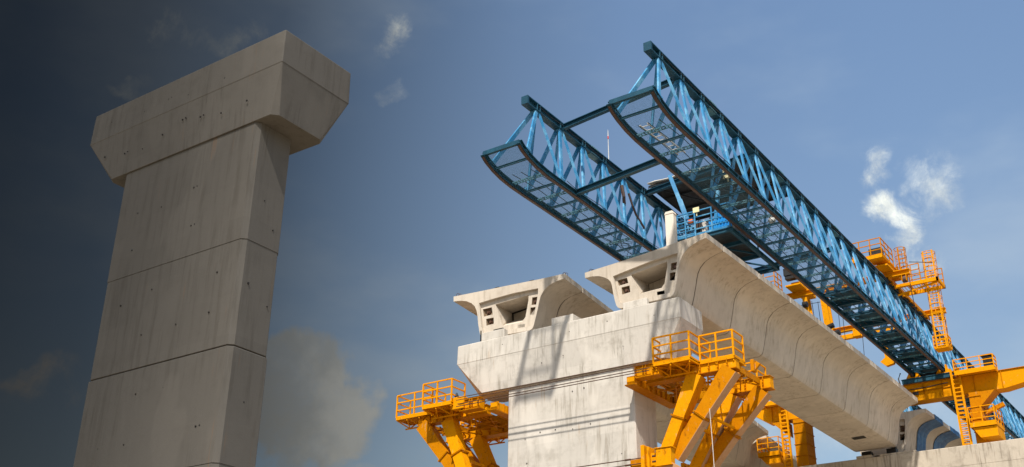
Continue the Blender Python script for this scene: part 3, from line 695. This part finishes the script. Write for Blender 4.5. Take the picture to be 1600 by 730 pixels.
for y in (47.3, 49.0, 50.7, 52.3): b.bar((-24.4, y, 29.12), (-18.3, y, 29.12), .07, .10)
for x in (-24.3, -22.4, -20.5, -18.4): b.bar((x, 47.25, 29.03), (x, 52.35, 29.03), .06, .07)
for x in (-24.3, -22.4, -20.5): b.bar((x, 47.3, 29.06), (x+1.9, 50.7, 29.06), .05, .06)
b.bar((-24.42, 47.25, 29.15), (-24.42, 47.25, 28.75), .04, .04)
for x in (-24.3, -18.4):
    for y in (47.4, 52.2): b.bar((x, y, 28.93), (x, y, 29.05), .08, .08)
b.build('canopy_frame', 'machine', CP)
b = MB(); b.box(-24.38, -18.32, 47.32, 52.3, 29.185, 29.20); b.build('shade_sheet', 'cable', CP)  # dark sheet added to stand in for shade under the canvas
EN = thing('generator', (-20.9, 47.9, 24.64), 'dark generator set on the deck under the canvas canopy', 'generator')
b = MB(); b.box(-21.8, -19.6, 46.9, 48.7, 24.64, 26.1); b.box(-21.6, -19.8, 47.0, 48.6, 26.1, 26.22); b.build('housing', 'machine', EN, bevel=.04)
b = MB(); b.tube([(-21.3, 47.9, 26.2), (-21.3, 47.9, 26.7)], .06, 8)
for k in range(6): b.box(-21.7+.35*k, -21.45+.35*k, 46.86, 46.90, 24.9, 25.8)
b.build('exhaust_and_louvres', 'cable', EN)
# ------------------------------------------------------------------ yellow pier brackets
def bracket(side, label):
    """side +1: right of the column; the left one is its mirror image, set a little farther out"""
    T0 = thing('pier_bracket', (-25.15+side*4.5, 41, 12.3), label, 'bracket', 'yellow pier brackets')
    X = (lambda x: x) if side > 0 else (lambda x: -50.4-x)
    XS = (lambda x: x) if side > 0 else (lambda x: -51.0-x)
    def bx(m_, x0, x1, *r, X=X): a, c_ = X(x0), X(x1); m_.box(min(a, c_), max(a, c_), *r)
    def beam(x0, x1, y, z0, z1, xs, hw=.18):
        b = MB(); bx(b, x0, x1, y-hw, y+hw, z0, z1, X=XS); b2 = MB()
        for x in xs:
            for sg in (-1, 1):
                ya, yb = y+sg*hw, y+sg*(hw+.09); bx(b2, x-.014, x+.014, min(ya, yb), max(ya, yb), z0-.03, z1+.03, X=XS)
                for zz in (z0+.1, z0+.22, z0+.34, z0+.46):
                    if zz < z1-.03: bx(b2, x-.035, x+.035, min(yb, yb+sg*.03), max(yb, yb+sg*.03), zz-.02, zz+.02, X=XS)
        bx(b2, x0-.03, x1+.03, y-hw-.07, y+hw+.07, z0-.05, z0-.012, X=XS); bx(b2, x0-.03, x1+.03, y-hw-.07, y+hw+.07, z1+.012, z1+.04, X=XS)
        o = b.build('cross_beam', 'yel', T0); b2.build('stiffeners', 'orange', o)
    YF, YR = 40.45, 43.1
    beam(-21.45, -20.35, 39.72, 15.92, 16.36, (-21.4, -21.05, -20.92, -20.58, -20.4))
    beam(-21.3, -17.25, YF, 15.86, 16.22, (-20.2, -19.9, -19.6, -19.2, -18.8, -18.4, -18.0, -17.6))
    beam(-21.4, -16.9, YR, 15.66, 16.12, (-21.1, -20.8, -20.4, -19.6, -18.8, -18.0, -17.2))
    b = MB(); bx(b, -21.85, -21.5, 39.5, 43.4, 15.66, 16.0); b.build('wall_beam', 'yel', T0)
    b = MB(); bx(b, -21.9, -21.42, 39.40, 43.45, 15.60, 15.645)
    for k in range(9): y = 39.6+k*0.45; bx(b, -21.88, -21.42, y-.018, y+.018, 15.655, 16.04)
    b.build('wall_beam_ribs', 'orange', T0)
    b = MB()
    for x in (-20.9, -20.7, -20.3, -19.6, -18.4, -17.35): bx(b, x-.05, x+.05, YF+.29, YR-.29, 15.80, 16.05, X=XS)
    split_build(b, 'side_beam', 'orange', T0)
    b = MB()
    for y in (41.3, 42.1): bx(b, -21.2, -17.3, y-.035, y+.035, 15.72, 15.79, X=XS)
    xs = [-21.2, -20.2, -19.2, -18.2, -17.3]
    for p, q in zip(xs[:-1], xs[1:]):
        b.bar((XS(p), 40.75, 15.74), (XS(q), 42.8, 15.74), .05, .05); b.bar((XS(q), 40.75, 15.68), (XS(p), 42.8, 15.68), .05, .05)
    b.build('under_bracing', 'orange', T0)
    # struts: box sections that spread upward from the lower node
    for y, tops, zt in ((YF-.05, (-19.06, -17.5), 15.84), (YR, (-18.7, -17.3), 15.62)):
        for k, xt in enumerate(tops):
            b = MB(); yy = y
            w0, w1 = (0.52, 0.68)
            p0 = V((XS(-20.5+k*0.30), yy-(.25 if k == 0 else -.02), 12.55)); p1 = V((XS(xt), yy, zt)); mid = p0.lerp(p1, 0.47)
            d = (p1-p0).normalized()
            b.bar(p0, mid-d*.03, 0.50, w0, (1, 0, 0)); b.bar(mid+d*.03, p1, 0.50, w0, (1, 0, 0), h2=w1)
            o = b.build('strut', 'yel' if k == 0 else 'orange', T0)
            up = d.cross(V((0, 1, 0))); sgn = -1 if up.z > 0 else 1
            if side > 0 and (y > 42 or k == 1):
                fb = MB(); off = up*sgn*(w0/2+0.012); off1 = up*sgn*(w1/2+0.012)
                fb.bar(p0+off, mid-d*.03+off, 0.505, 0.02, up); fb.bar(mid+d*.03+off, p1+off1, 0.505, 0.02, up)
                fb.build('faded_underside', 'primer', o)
            f = MB()
            for s_ in (-.02, .02): f.bar(mid+d*(s_-.012), mid+d*(s_+.012), 0.62, w0+.14, (1, 0, 0))
            for q in range(6):
                for e in (-1, 1):
                    c0 = mid+V((0, 1, 0))*(-.18+.072*q)+up*e*(w0/2+.04); f.tube([c0-d*.07, c0+d*.07], .016, 6)
            f.build('splice_flange', 'orange', o)
    b = MB()
    for y in (40.4, 43.1): b.bar((XS(-19.7), y, 14.25), (XS(-18.8), y, 14.15), .10, .10)
    b.bar((XS(-19.75), 40.5, 14.0), (XS(-19.6), 43.0, 14.0), .10, .10); b.bar((XS(-18.7), 40.5, 14.1), (XS(-18.6), 43.0, 14.1), .09, .09)
    b.build('tie_strut', 'yel', T0)
    # lower node box clamped to the column
    for y in (39.45, 43.0):
        b = MB()
        bx(b, -20.52, -19.85, y-.18, y+.18, 12.05, 12.72); bx(b, -20.58, -19.79, y-.22, y+.22, 12.722, 12.76); bx(b, -20.58, -19.79, y-.22, y+.22, 12.01, 12.048)
        bx(b, -21.18, -21.02, y-.22, y+.3, 11.7, 12.95); bx(b, -20.9, -20.8, y-.22, y+.3, 11.7, 12.85)
        bx(b, -21.02, -20.52, y-.05, y+.05, 12.1, 12.6)
        b.build('node_box', 'yel', T0, bevel=.01)
    b = MB(); bx(b, -21.86, -21.2, 39.6, 43.2, 11.9, 12.5); b.build('lower_wall_beam', 'orange', T0)
    b = MB(); b.bar((X(-20.2), 39.5, 12.1), (X(-18.8), 39.5, 11.2), .36, .4, (1, 0, 0)); b.bar((X(-20.2), 43, 12.1), (X(-18.8), 43, 11.2), .36, .4, (1, 0, 0)); split_build(b, 'lower_strut', 'primer', T0)
    return T0, X, bx
BR, XR, bxr = bracket(1, 'yellow steel bracket and platform on the right side of the pale pier')
BL, XL, bxl = bracket(-1, 'yellow steel bracket and platform on the left side of the pale pier')
def gallery(T0, segs, z, back=0.9):
    """railed walkway built of butted bays; segs: (x0, x1, yfront, yback)"""
    for x0, x1, ya, yb in segs:
        f = MB(); f.box(x0+.02, x1-.02, ya+.03, yb, z-.05, z-.01)
        f.bar((x0+.03, ya, z-.05), (x1-.03, ya, z-.05), .06, .12); f.bar((x0+.05, ya, z-.06), (x0+.05, yb, z-.06), .06, .12); f.bar((x1-.05, ya, z-.06), (x1-.05, yb, z-.06), .06, .12); f.bar((x0+.03, yb, z-.06), (x1-.03, yb, z-.06), .05, .12)
        n = max(2, round((x1-x0)/.8)); ym = ya+(yb-ya)*.62; f.bar((x0+.1, ym, z-.42), (x1-.1, ym, z-.42), .06, .06)
        for k in range(n):
            xa = x0+(x1-x0)*k/n; xb = x0+(x1-x0)*(k+1)/n; xm = (xa+xb)/2
            for e_ in (xa+.05, xb-.05): f.bar((e_, ya+.02, z-.12), (xm, ym, z-.42), .04, .05)
            f.bar((xm, ym, z-.42), (xm, yb, z-.1), .04, .05)
        for k in range(n):
            xa = x0+(x1-x0)*k/n; xb = x0+(x1-x0)*(k+1)/n; f.bar((xa+.05, ya, z-.12), (xb, yb, z-.14), .05, .05); f.bar((xb-.05, ya, z-.17), (xa, yb, z-.19), .05, .05)
        f.build('deck_bay', 'yel', T0)
    r_ = MB()
    for i, (x0, x1, ya, yb) in enumerate(segs):
        pts = [(x0+.03, min(yb, ya+1.0), z), (x0+.03, ya, z), (x1-.03, ya, z), (x1-.03, min(yb, ya+1.0), z)]
        rail(r_, pts, 1.12, 0.029, 0.95, 2, 0.08)
    r_.build('guard_rail', 'yel', T0)
gallery(BR, [(-20.55, -18.82, 39.42, 40.5), (-18.80, -17.25, 40.22, 41.3)], 16.32)
gallery(BL, [(-32.72, -30.95, 39.25, 40.3), (-35.0, -32.74, 40.05, 41.1)], 16.32)
gallery(BR, [(-20.2, -19.1, 43.9, 45.0), (-19.05, -17.85, 43.95, 45.0)], 16.1)
gallery(BL, [(-34.0, -31.6, 43.9, 45.0), (-31.5, -28.4, 43.9, 45.0)], 16.1)
b = MB(); b.box(-31.08, -30.38, 39.4, 39.75, 15.98, 16.55); b.build('anchor_block', 'yel', BL, bevel=.015)
b = MB(); b.box(-17.1, -16.95, 41.4, 41.7, 15.95, 16.45); b.prism([(-16.95, 41.5, 16.35), (-16.7, 41.5, 16.25), (-16.95, 41.5, 16.0)], (0, .12, 0)); b.build('anchor_block', 'orange', BR, bevel=.01)
b = MB(); lathe(b, (-30.95, 39.6, 16.55), (0, 0, 1), [(0, .1), (.12, .1), (.2, .06), (.28, .03)], 10)
tag(b.build('hook_ball', 'black'), 'small black conical bolt head on the left yellow bracket', 'fitting')
# tie bars across the column between the brackets
TZ = [(39.22, 16.42), (39.14, 16.28), (39.22, 16.12), (39.14, 15.98)]
wl = ['topmost of four thin tie bars across the pier just below its cap', 'second from top of four tie bars just below the pier cap', 'third from top of four tie bars just below the pier cap', 'lowest of four thin tie bars just below the pier cap']
for (y, z), lb in zip(TZ, wl):
    b = MB(); b.tube([(-30.6, y, z+.02), (-28, y, z+.01), (-25, y, z), (-21.3, y, z), (-20.6, y, z)], 0.019, 6); tag(b.build('tie_bar', 'wire'), lb, 'tie bar', 'tie bars clamping the yellow brackets')
for (y, z), lb in zip(((39.42, 12.48), (39.42, 12.26)), ('upper of two tie bars low on the pier by the node box', 'lower of two tie bars low on the pier by the node box')):
    b = MB(); b.tube([(-30.2, y, z), (-20.5, y, z)], 0.021, 6); b.tube([(-22.0, y, z), (-21.75, y, z)], 0.04, 8); b.tube([(-20.75, y, z), (-20.45, y, z)], .045, 8); tag(b.build('tie_bar', 'wire'), lb, 'tie bar', 'tie bars clamping the yellow brackets')
b = MB(); b.tube([(-18.35, 39.9, 14.2), (-18.32, 39.9, 12.9), (-18.3, 39.88, 11.5), (-18.28, 39.9, 10.5)], .014, 5); tag(b.build('hanging_rope', 'canvas'), 'thin pale rope hanging from the right yellow bracket', 'rope')
# ------------------------------------------------------------------ yellow rear support
RS = thing('gantry_support', (-21.9, 74, 18.95), 'yellow portal support frame under the blue gantry on the far pier', 'gantry support')
b = MB()
poly = [(-30.7, 24.16), (-30.7, 23.95), (-29.4, 23.08), (-13.4, 22.98), (-9.6, 23.62), (-9.6, 24.16)]
b.prism([(x, 73.5, z) for x, z in poly], (0, 1.0, 0))
b.build('portal_beam', 'yel', RS, bevel=.02)
b = MB(); b.box(-30.7, -9.6, 73.42, 74.58, 24.162, 24.2)
for x in (-29, -26.2, -24.4, -19.9, -18.4, -17.2, -15.2, -13.5): b.box(x-.02, x+.02, 73.44, 73.498, 23.1, 24.15)
b.prism([(-20.2, 73.44, 23.55), (-16.6, 73.44, 23.62), (-16.6, 73.44, 23.66), (-20.2, 73.44, 23.6)], (0, .05, 0))
b.build('beam_flange', 'orange', RS)
b = MB(); b.box(-19.1, -18.75, 73.40, 73.495, 23.42, 23.62); b.tube([(-20.0, 73.42, 23.5), (-19.4, 73.38, 23.8), (-18.2, 73.38, 23.82), (-16.8, 73.4, 23.9)], .03, 6); b.build('hydraulic_line', 'cable', RS)
for x0, x1 in ((-28.0, -26.6), (-16.15, -14.95)):
    b = MB(); b.box(x0+.55, x1, 73.25, 74.75, 18.96, 22.97)
    for z in (19.6, 20.4, 21.2, 22.0, 22.7): b.box(x0+.5, x1+.05, 73.2, 74.8, z-.02, z+.02)
    b.box(x0+.45, x1+.1, 73.1, 74.9, 18.94, 19.1)
    b.build('leg', 'orange', RS)
    b = MB(); ladder(b, (x0+.05+(0.0), 73.05, 18.95), (x0-.02, 73.0, 24.6), 0.5, (1, 0, 0), .05, .27)
    for k in range(14): z = 19.3+k*.27; b.bar((x0-.2, 73.05, z), (x0+.3, 73.2, z), .12, .05)
    b.build('access_ladder', 'yel', RS)
def plat(T0, x0, x1, y0, y1, z, h=1.0, m_='yel', box=0.0, sides='flrb'):
    f = MB(); f.box(x0, x1, y0, y1, z-.06, z)
    f.bar((x0, y0, z-.09), (x1, y0, z-.09), .05, .18); f.bar((x1, y0, z-.09), (x1, y1, z-.09), .05, .18); f.bar((x0, y0, z-.09), (x0, y1, z-.09), .05, .18)
    if box: f.prism([(x0+.1, y0+.1, z-.2), (x1, y0+.1, z-.2), (x1, y0+.1, z-box), (x0+.5, y0+.1, z-box)], (0, y1-y0-.2, 0))
    f.build('platform_deck', m_, T0); r_ = MB()
    pts = [(x0, y1, z), (x0, y0, z), (x1, y0, z), (x1, y1, z)]
    rail(r_, pts, h, .026, .75, 2, .12); r_.build('guard_rail', m_, T0)
plat(RS, -16.1, -13.65, 72.6, 73.4, 24.22, 0.85); plat(RS, -15.65, -14.1, 72.5, 74.6, 20.7, 1.1, box=.85)
plat(RS, -29.3, -28.05, 72.6, 73.4, 24.22, 0.75); plat(RS, -29.9, -28.35, 72.5, 74.6, 20.65, 1.1, box=.7)
b = MB(); b.prism([(-15.0, 73.3, 22.97), (-14.0, 73.3, 22.97), (-15.0, 73.3, 22.0)], (0, 1.2, 0)); b.prism([(-28.0, 73.3, 22.97), (-29.0, 73.3, 22.97), (-28.0, 73.3, 22.0)], (0, 1.2, 0)); b.bar((-14.9, 73.9, 21.7), (-13.7, 73.9, 22.1), .3, .25); split_build(b, 'knee_brace', 'orange', RS)
b = MB(); b.box(-14.3, -13.75, 72.75, 73.2, 24.3, 25.05); b.box(-14.4, -13.7, 72.7, 73.25, 25.05, 25.15); o = b.build('control_cabinet', 'black'); tag(o, 'black control cabinet standing on the railed end of the yellow portal beam', 'cabinet')
for x0, x1, ch in ((-19.65, -16.3, (-18.9, -16.95)), (-26.3, -23.0, (-25.6, -23.7))):
    b = MB(); b.box(x0, x1, 73.2, 74.8, 24.202, 24.46); b.box(x0-.03, x1+.03, 73.15, 74.85, 24.462, 24.5); b.build('sliding_base', 'dblue', RS)
    for c_ in ch:
        b = MB()
        for y in (73.25, 74.35):
            b.box(c_-.24, c_-.16, y, y+.4, 24.502, 25.1); b.box(c_+.16, c_+.24, y, y+.4, 24.502, 25.1); b.box(c_-.24, c_+.24, y+.02, y+.38, 24.502, 24.6)
        b.prism([(c_+.24, 73.3, 24.502), (c_+.5, 73.3, 24.502), (c_+.24, 73.3, 24.95)], (0, 1.3, 0)); b.prism([(c_-.24, 73.3, 24.502), (c_-.5, 73.3, 24.502), (c_-.24, 73.3, 24.95)], (0, 1.3, 0))
        b.build('chord_saddle', 'yel', RS)
b = MB(); b.tube([(-18.4, 73.6, 24.66), (-17.4, 73.6, 24.66)], .13, 12); b.tube([(-18.2, 74.3, 24.66), (-17.5, 74.3, 24.66)], .15, 12); split_build(b, 'jack_cylinder', 'black', RS)
b = MB(); b.tube([(-19.7, 73.3, 25.0), (-19.85, 73.2, 24.6), (-19.75, 73.1, 24.2)], .045, 6); b.tube([(-16.2, 73.3, 25.2), (-16.0, 73.1, 24.7), (-16.25, 73.1, 24.3)], .045, 6); b.build('hose', 'cable', RS)
# ------------------------------------------------------------------ hoist trolley on the top chords
HT = thing('hoist_trolley', (-21.3, 70.5, 28.92), 'yellow hoist trolley straddling the top chords of both blue trusses', 'hoist trolley')
ZR = 28.92
for y in (66.6, 74.6):
    b = MB(); b.ibeam((-26.0, y, ZR+.36), (-16.45, y, ZR+.36), .34, .36, t=.05); b.build('end_beam', 'yel', HT)
    for x, sgn in ((-16.75, 1), (-25.6, -1)):
        s = MB(); s.box(x-.22, x-.17, y-.18, y+.18, ZR-.25, ZR+.17); s.box(x+.05, x+.10, y-.18, y+.18, ZR-.25, ZR+.17); s.build('sheave_bracket', 'orange', HT)
        s = MB(); s.tube([(x-.16, y, ZR-.12), (x+.04, y, ZR-.12)], .20, 16); s.tube([(x-.2, y, ZR-.12), (x+.12, y, ZR-.12)], .05, 8); s.build('sheave', 'wire', HT)
for x in (-17.95, -24.65):
    b = MB()
    for o in (-.26, .26): b.box(x+o-.04, x+o+.04, 66.3, 75.0, ZR-.02, ZR+.17)
    b.box(x-.30, x+.30, 66.3, 75.0, ZR+.172, ZR+.20)
    for k in range(9): y = 66.9+k*0.95; b.box(x-.31, x+.31, y-.03, y+.03, ZR-.10, ZR+.16)
    b.build('side_girder', 'orange', HT)
    w_ = MB()
    for y in (67.2, 68.6, 72.4, 74.0):
        for o in (-.22, .22): w_.tube([(x+o-.04, y, ZR+.02), (x+o+.04, y, ZR+.02)], .14, 12)
    split_build(w_, 'wheel', 'yel', HT)
for x in (-17.9, -23.6):
    b = MB(); b.box(x-.5, x+.5, 65.3, 67.7, ZR+.56, ZR+.66); b.box(x-.35, x+.45, 66.0, 67.5, ZR+.66, ZR+1.05)
    lathe(b, (x-.25, 67.9, ZR+1.05), (1, 0, 0), [(0, .36), (.05, .36), (.06, .28), (.6, .28), (.61, .36), (.66, .36)], 16); b.box(x-.4, x+.45, 67.6, 68.3, ZR+.56, ZR+.75)
    b.build('winch', 'yel', HT)
    b = MB(); b.box(x-.55, x+.25, 65.3, 65.75, ZR+1.35, ZR+1.85); b.tube([(x+.1, 65.6, ZR+1.2), (x+.35, 65.6, ZR+1.2)], .16, 10); b.box(x-.5, x+.3, 65.35, 65.8, ZR+1.1, ZR+1.32); b.build('winch_motor', 'black', HT)
b = MB(); b.box(-19.5, -17.45, 64.6, 65.9, 29.86, 29.94); b.box(-19.5, -17.45, 64.55, 64.6, 29.76, 29.98); b.box(-17.9, -17.4, 65.9, 68.1, 29.86, 29.92); b.build('winch_platform', 'yel', HT)
b = MB(); rail(b, [(-19.5, 66.2, 29.94), (-19.5, 64.6, 29.94), (-17.45, 64.6, 29.94), (-17.45, 66.9, 29.94)], 1.15, .025, .7, 2, .1)
b.build('guard_rail', 'orange', HT); b = MB()
rail(b, [(-26.1, 66, 29.5), (-26.1, 64.8, 29.5), (-24.6, 64.8, 29.5), (-24.6, 66, 29.5)], 1.1, .025, .7, 2, .1); b.build('guard_rail', 'orange', HT)
def cage(mb, x, y, z0, z1, r=.36, open_dir=(0, 1), hoops=.55):
    n = int((z1-z0)/hoops)
    ring = lambda z: [(x+r*math.sin(a), y-r*math.cos(a), z) for a in [2*math.pi*k/12 for k in range(13)]]
    for k in range(n+1): mb.tube(ring(z0+(z1-z0)*k/n), .022, 5)
    for k in (0, 2, 4, 6, 8, 10):
        a = 2*math.pi*k/12; mb.bar((x+r*math.sin(a), y-r*math.cos(a), z0), (x+r*math.sin(a), y-r*math.cos(a), z1), .035, .02)
b = MB(); cage(b, -17.1, 67.5, 29.6, 31.3, .36); ladder(b, (-17.1, 67.75, 29.4), (-17.1, 67.75, 31.5), .42, (1, 0, 0)); b.build('caged_ladder', 'orange', HT)
TX, TY = -15.55, 68.2
b = MB(); cage(b, TX, TY, 24.75, 30.9, .42, hoops=.5); ladder(b, (TX+.05, TY-.44, 24.4), (TX+.05, TY-.44, 30.9), .56, (1, 0, 0), .03, .3); b.box(TX-.42, TX+.42, TY-.42, TY+.42, 24.40, 24.46)
rail(b, [(TX-.42, TY-.42, 24.46), (TX+.42, TY-.42, 24.46), (TX+.42, TY+.42, 24.46), (TX-.42, TY+.42, 24.46)], .75, .022, .4, 2, .08, True)
b.build('ladder_cage', 'yel', HT)
b = MB(); b.box(-17.7, -15.0, 67.3, 67.42, 28.62, 28.86); b.box(-17.7, -15.0, 68.9, 69.02, 28.62, 28.86); b.box(-15.12, -15.0, 67.3, 69.02, 28.62, 28.86); b.box(-16.9, -16.78, 67.42, 68.9, 28.66, 28.84); b.box(-16.0, -15.9, 67.42, 68.9, 28.66, 28.84)
for q in range(9): b.bar((-17.6+.18*q, 67.42, 28.85), (-17.6+.18*q, 68.9, 28.85), .03, .03)
b.bar((-17.6, 67.5, 28.2), (-15.1, 67.5, 28.6), .08, .1); b.build('access_platform', 'yel', HT)
b = MB(); rail(b, [(-17.1, 67.35, 28.86), (-16.05, 67.35, 28.86)], 1.15, .025, .5, 2); b.build('platform_rail', 'orange', HT); b = MB(); rail(b, [(-17.1, 68.95, 28.86), (-15.05, 68.95, 28.86)], 1.15, .025, .6, 2); b.build('platform_rail', 'orange', HT)
b = MB(); b.tube([(-16.55, 66.6, 28.9), (-16.6, 67.2, 26.8), (-16.9, 67.8, 25.2)], .022, 5); b.tube([(-16.6, 74.6, 28.8), (-16.55, 74.4, 26.5), (-16.3, 74.0, 24.6)], .022, 5)
b.tube([(-24.9, 66.7, 28.6), (-19.5, 66.9, 28.5)], .02, 5); b.tube([(-16.4, 66.6, 29.9), (-15.2, 68, 30.1)], .025, 5); b.build('trailing_cable', 'cable', HT)
# hoist block, ropes and lifting beam between the trusses
b = MB()
for x, t_ in ((-23.3, .30), (-22.1, .36)):
    b.prism([(x-t_/2, 66.4, 28.95), (x+t_/2, 66.4, 28.95), (x+t_/2+.15, 66.4, 26.7), (x, 66.4, 26.2), (x-t_/2+.1, 66.4, 26.9)], (0, .12, 0)); b.prism([(x-t_/2, 67.0, 28.95), (x+t_/2, 67.0, 28.95), (x+t_/2+.15, 67.0, 26.7), (x, 67.0, 26.2), (x-t_/2+.1, 67.0, 26.9)], (0, .12, 0))
split_build(b, 'hanger_plate', 'yel', HT)
b = MB(); b.tube([(-22.7, 66.2, 26.3), (-21.5, 66.2, 26.6)], .17, 12); b.tube([(-22.4, 66.3, 25.85), (-21.2, 66.3, 26.1)], .19, 12); b.tube([(-23.4, 66.3, 28.4), (-23.1, 66.3, 28.4)], .2, 12); split_build(b, 'drum', 'black', HT)
LB = thing('lifting_beam', (-21, 73.2, 24), 'yellow lifting beam hung on ropes between the trusses behind the girder', 'lifting beam')
b = MB(); b.bar((-23.2, 71.5, 27.55), (-18.9, 71.5, 27.55), .28, .32); b.box(-21.9, -21.4, 71.2, 71.8, 27.4, 27.9); b.build('spreader', 'yel', LB, bevel=.015)
b = MB(); b.prism([(-20.3, 72, 26.9), (-19.95, 72, 26.9), (-19.85, 72, 25.9), (-19.55, 72, 25.7), (-19.7, 72, 25.35), (-20.2, 72, 25.25), (-20.55, 72, 25.6), (-20.2, 72, 25.85)], (0, .35, 0)); b.build('hook', 'yel', LB)
b = MB()
for x0, x1, y in ((-23.1, -22.9, 67.2), (-22.8, -22.7, 67.5), (-22.0, -22.1, 69.0), (-21.8, -21.9, 69.2), (-21.2, -21.5, 71.2)): b.tube([(x0, y, 28.9), (x1, y+.2, 22.6)], .02, 5)
b.tube([(-20.15, 72.1, 29.0), (-20.15, 72.1, 26.8)], .02, 5); split_build(b, 'rope', 'cable', LB)
print('objects', len(bpy.data.objects))
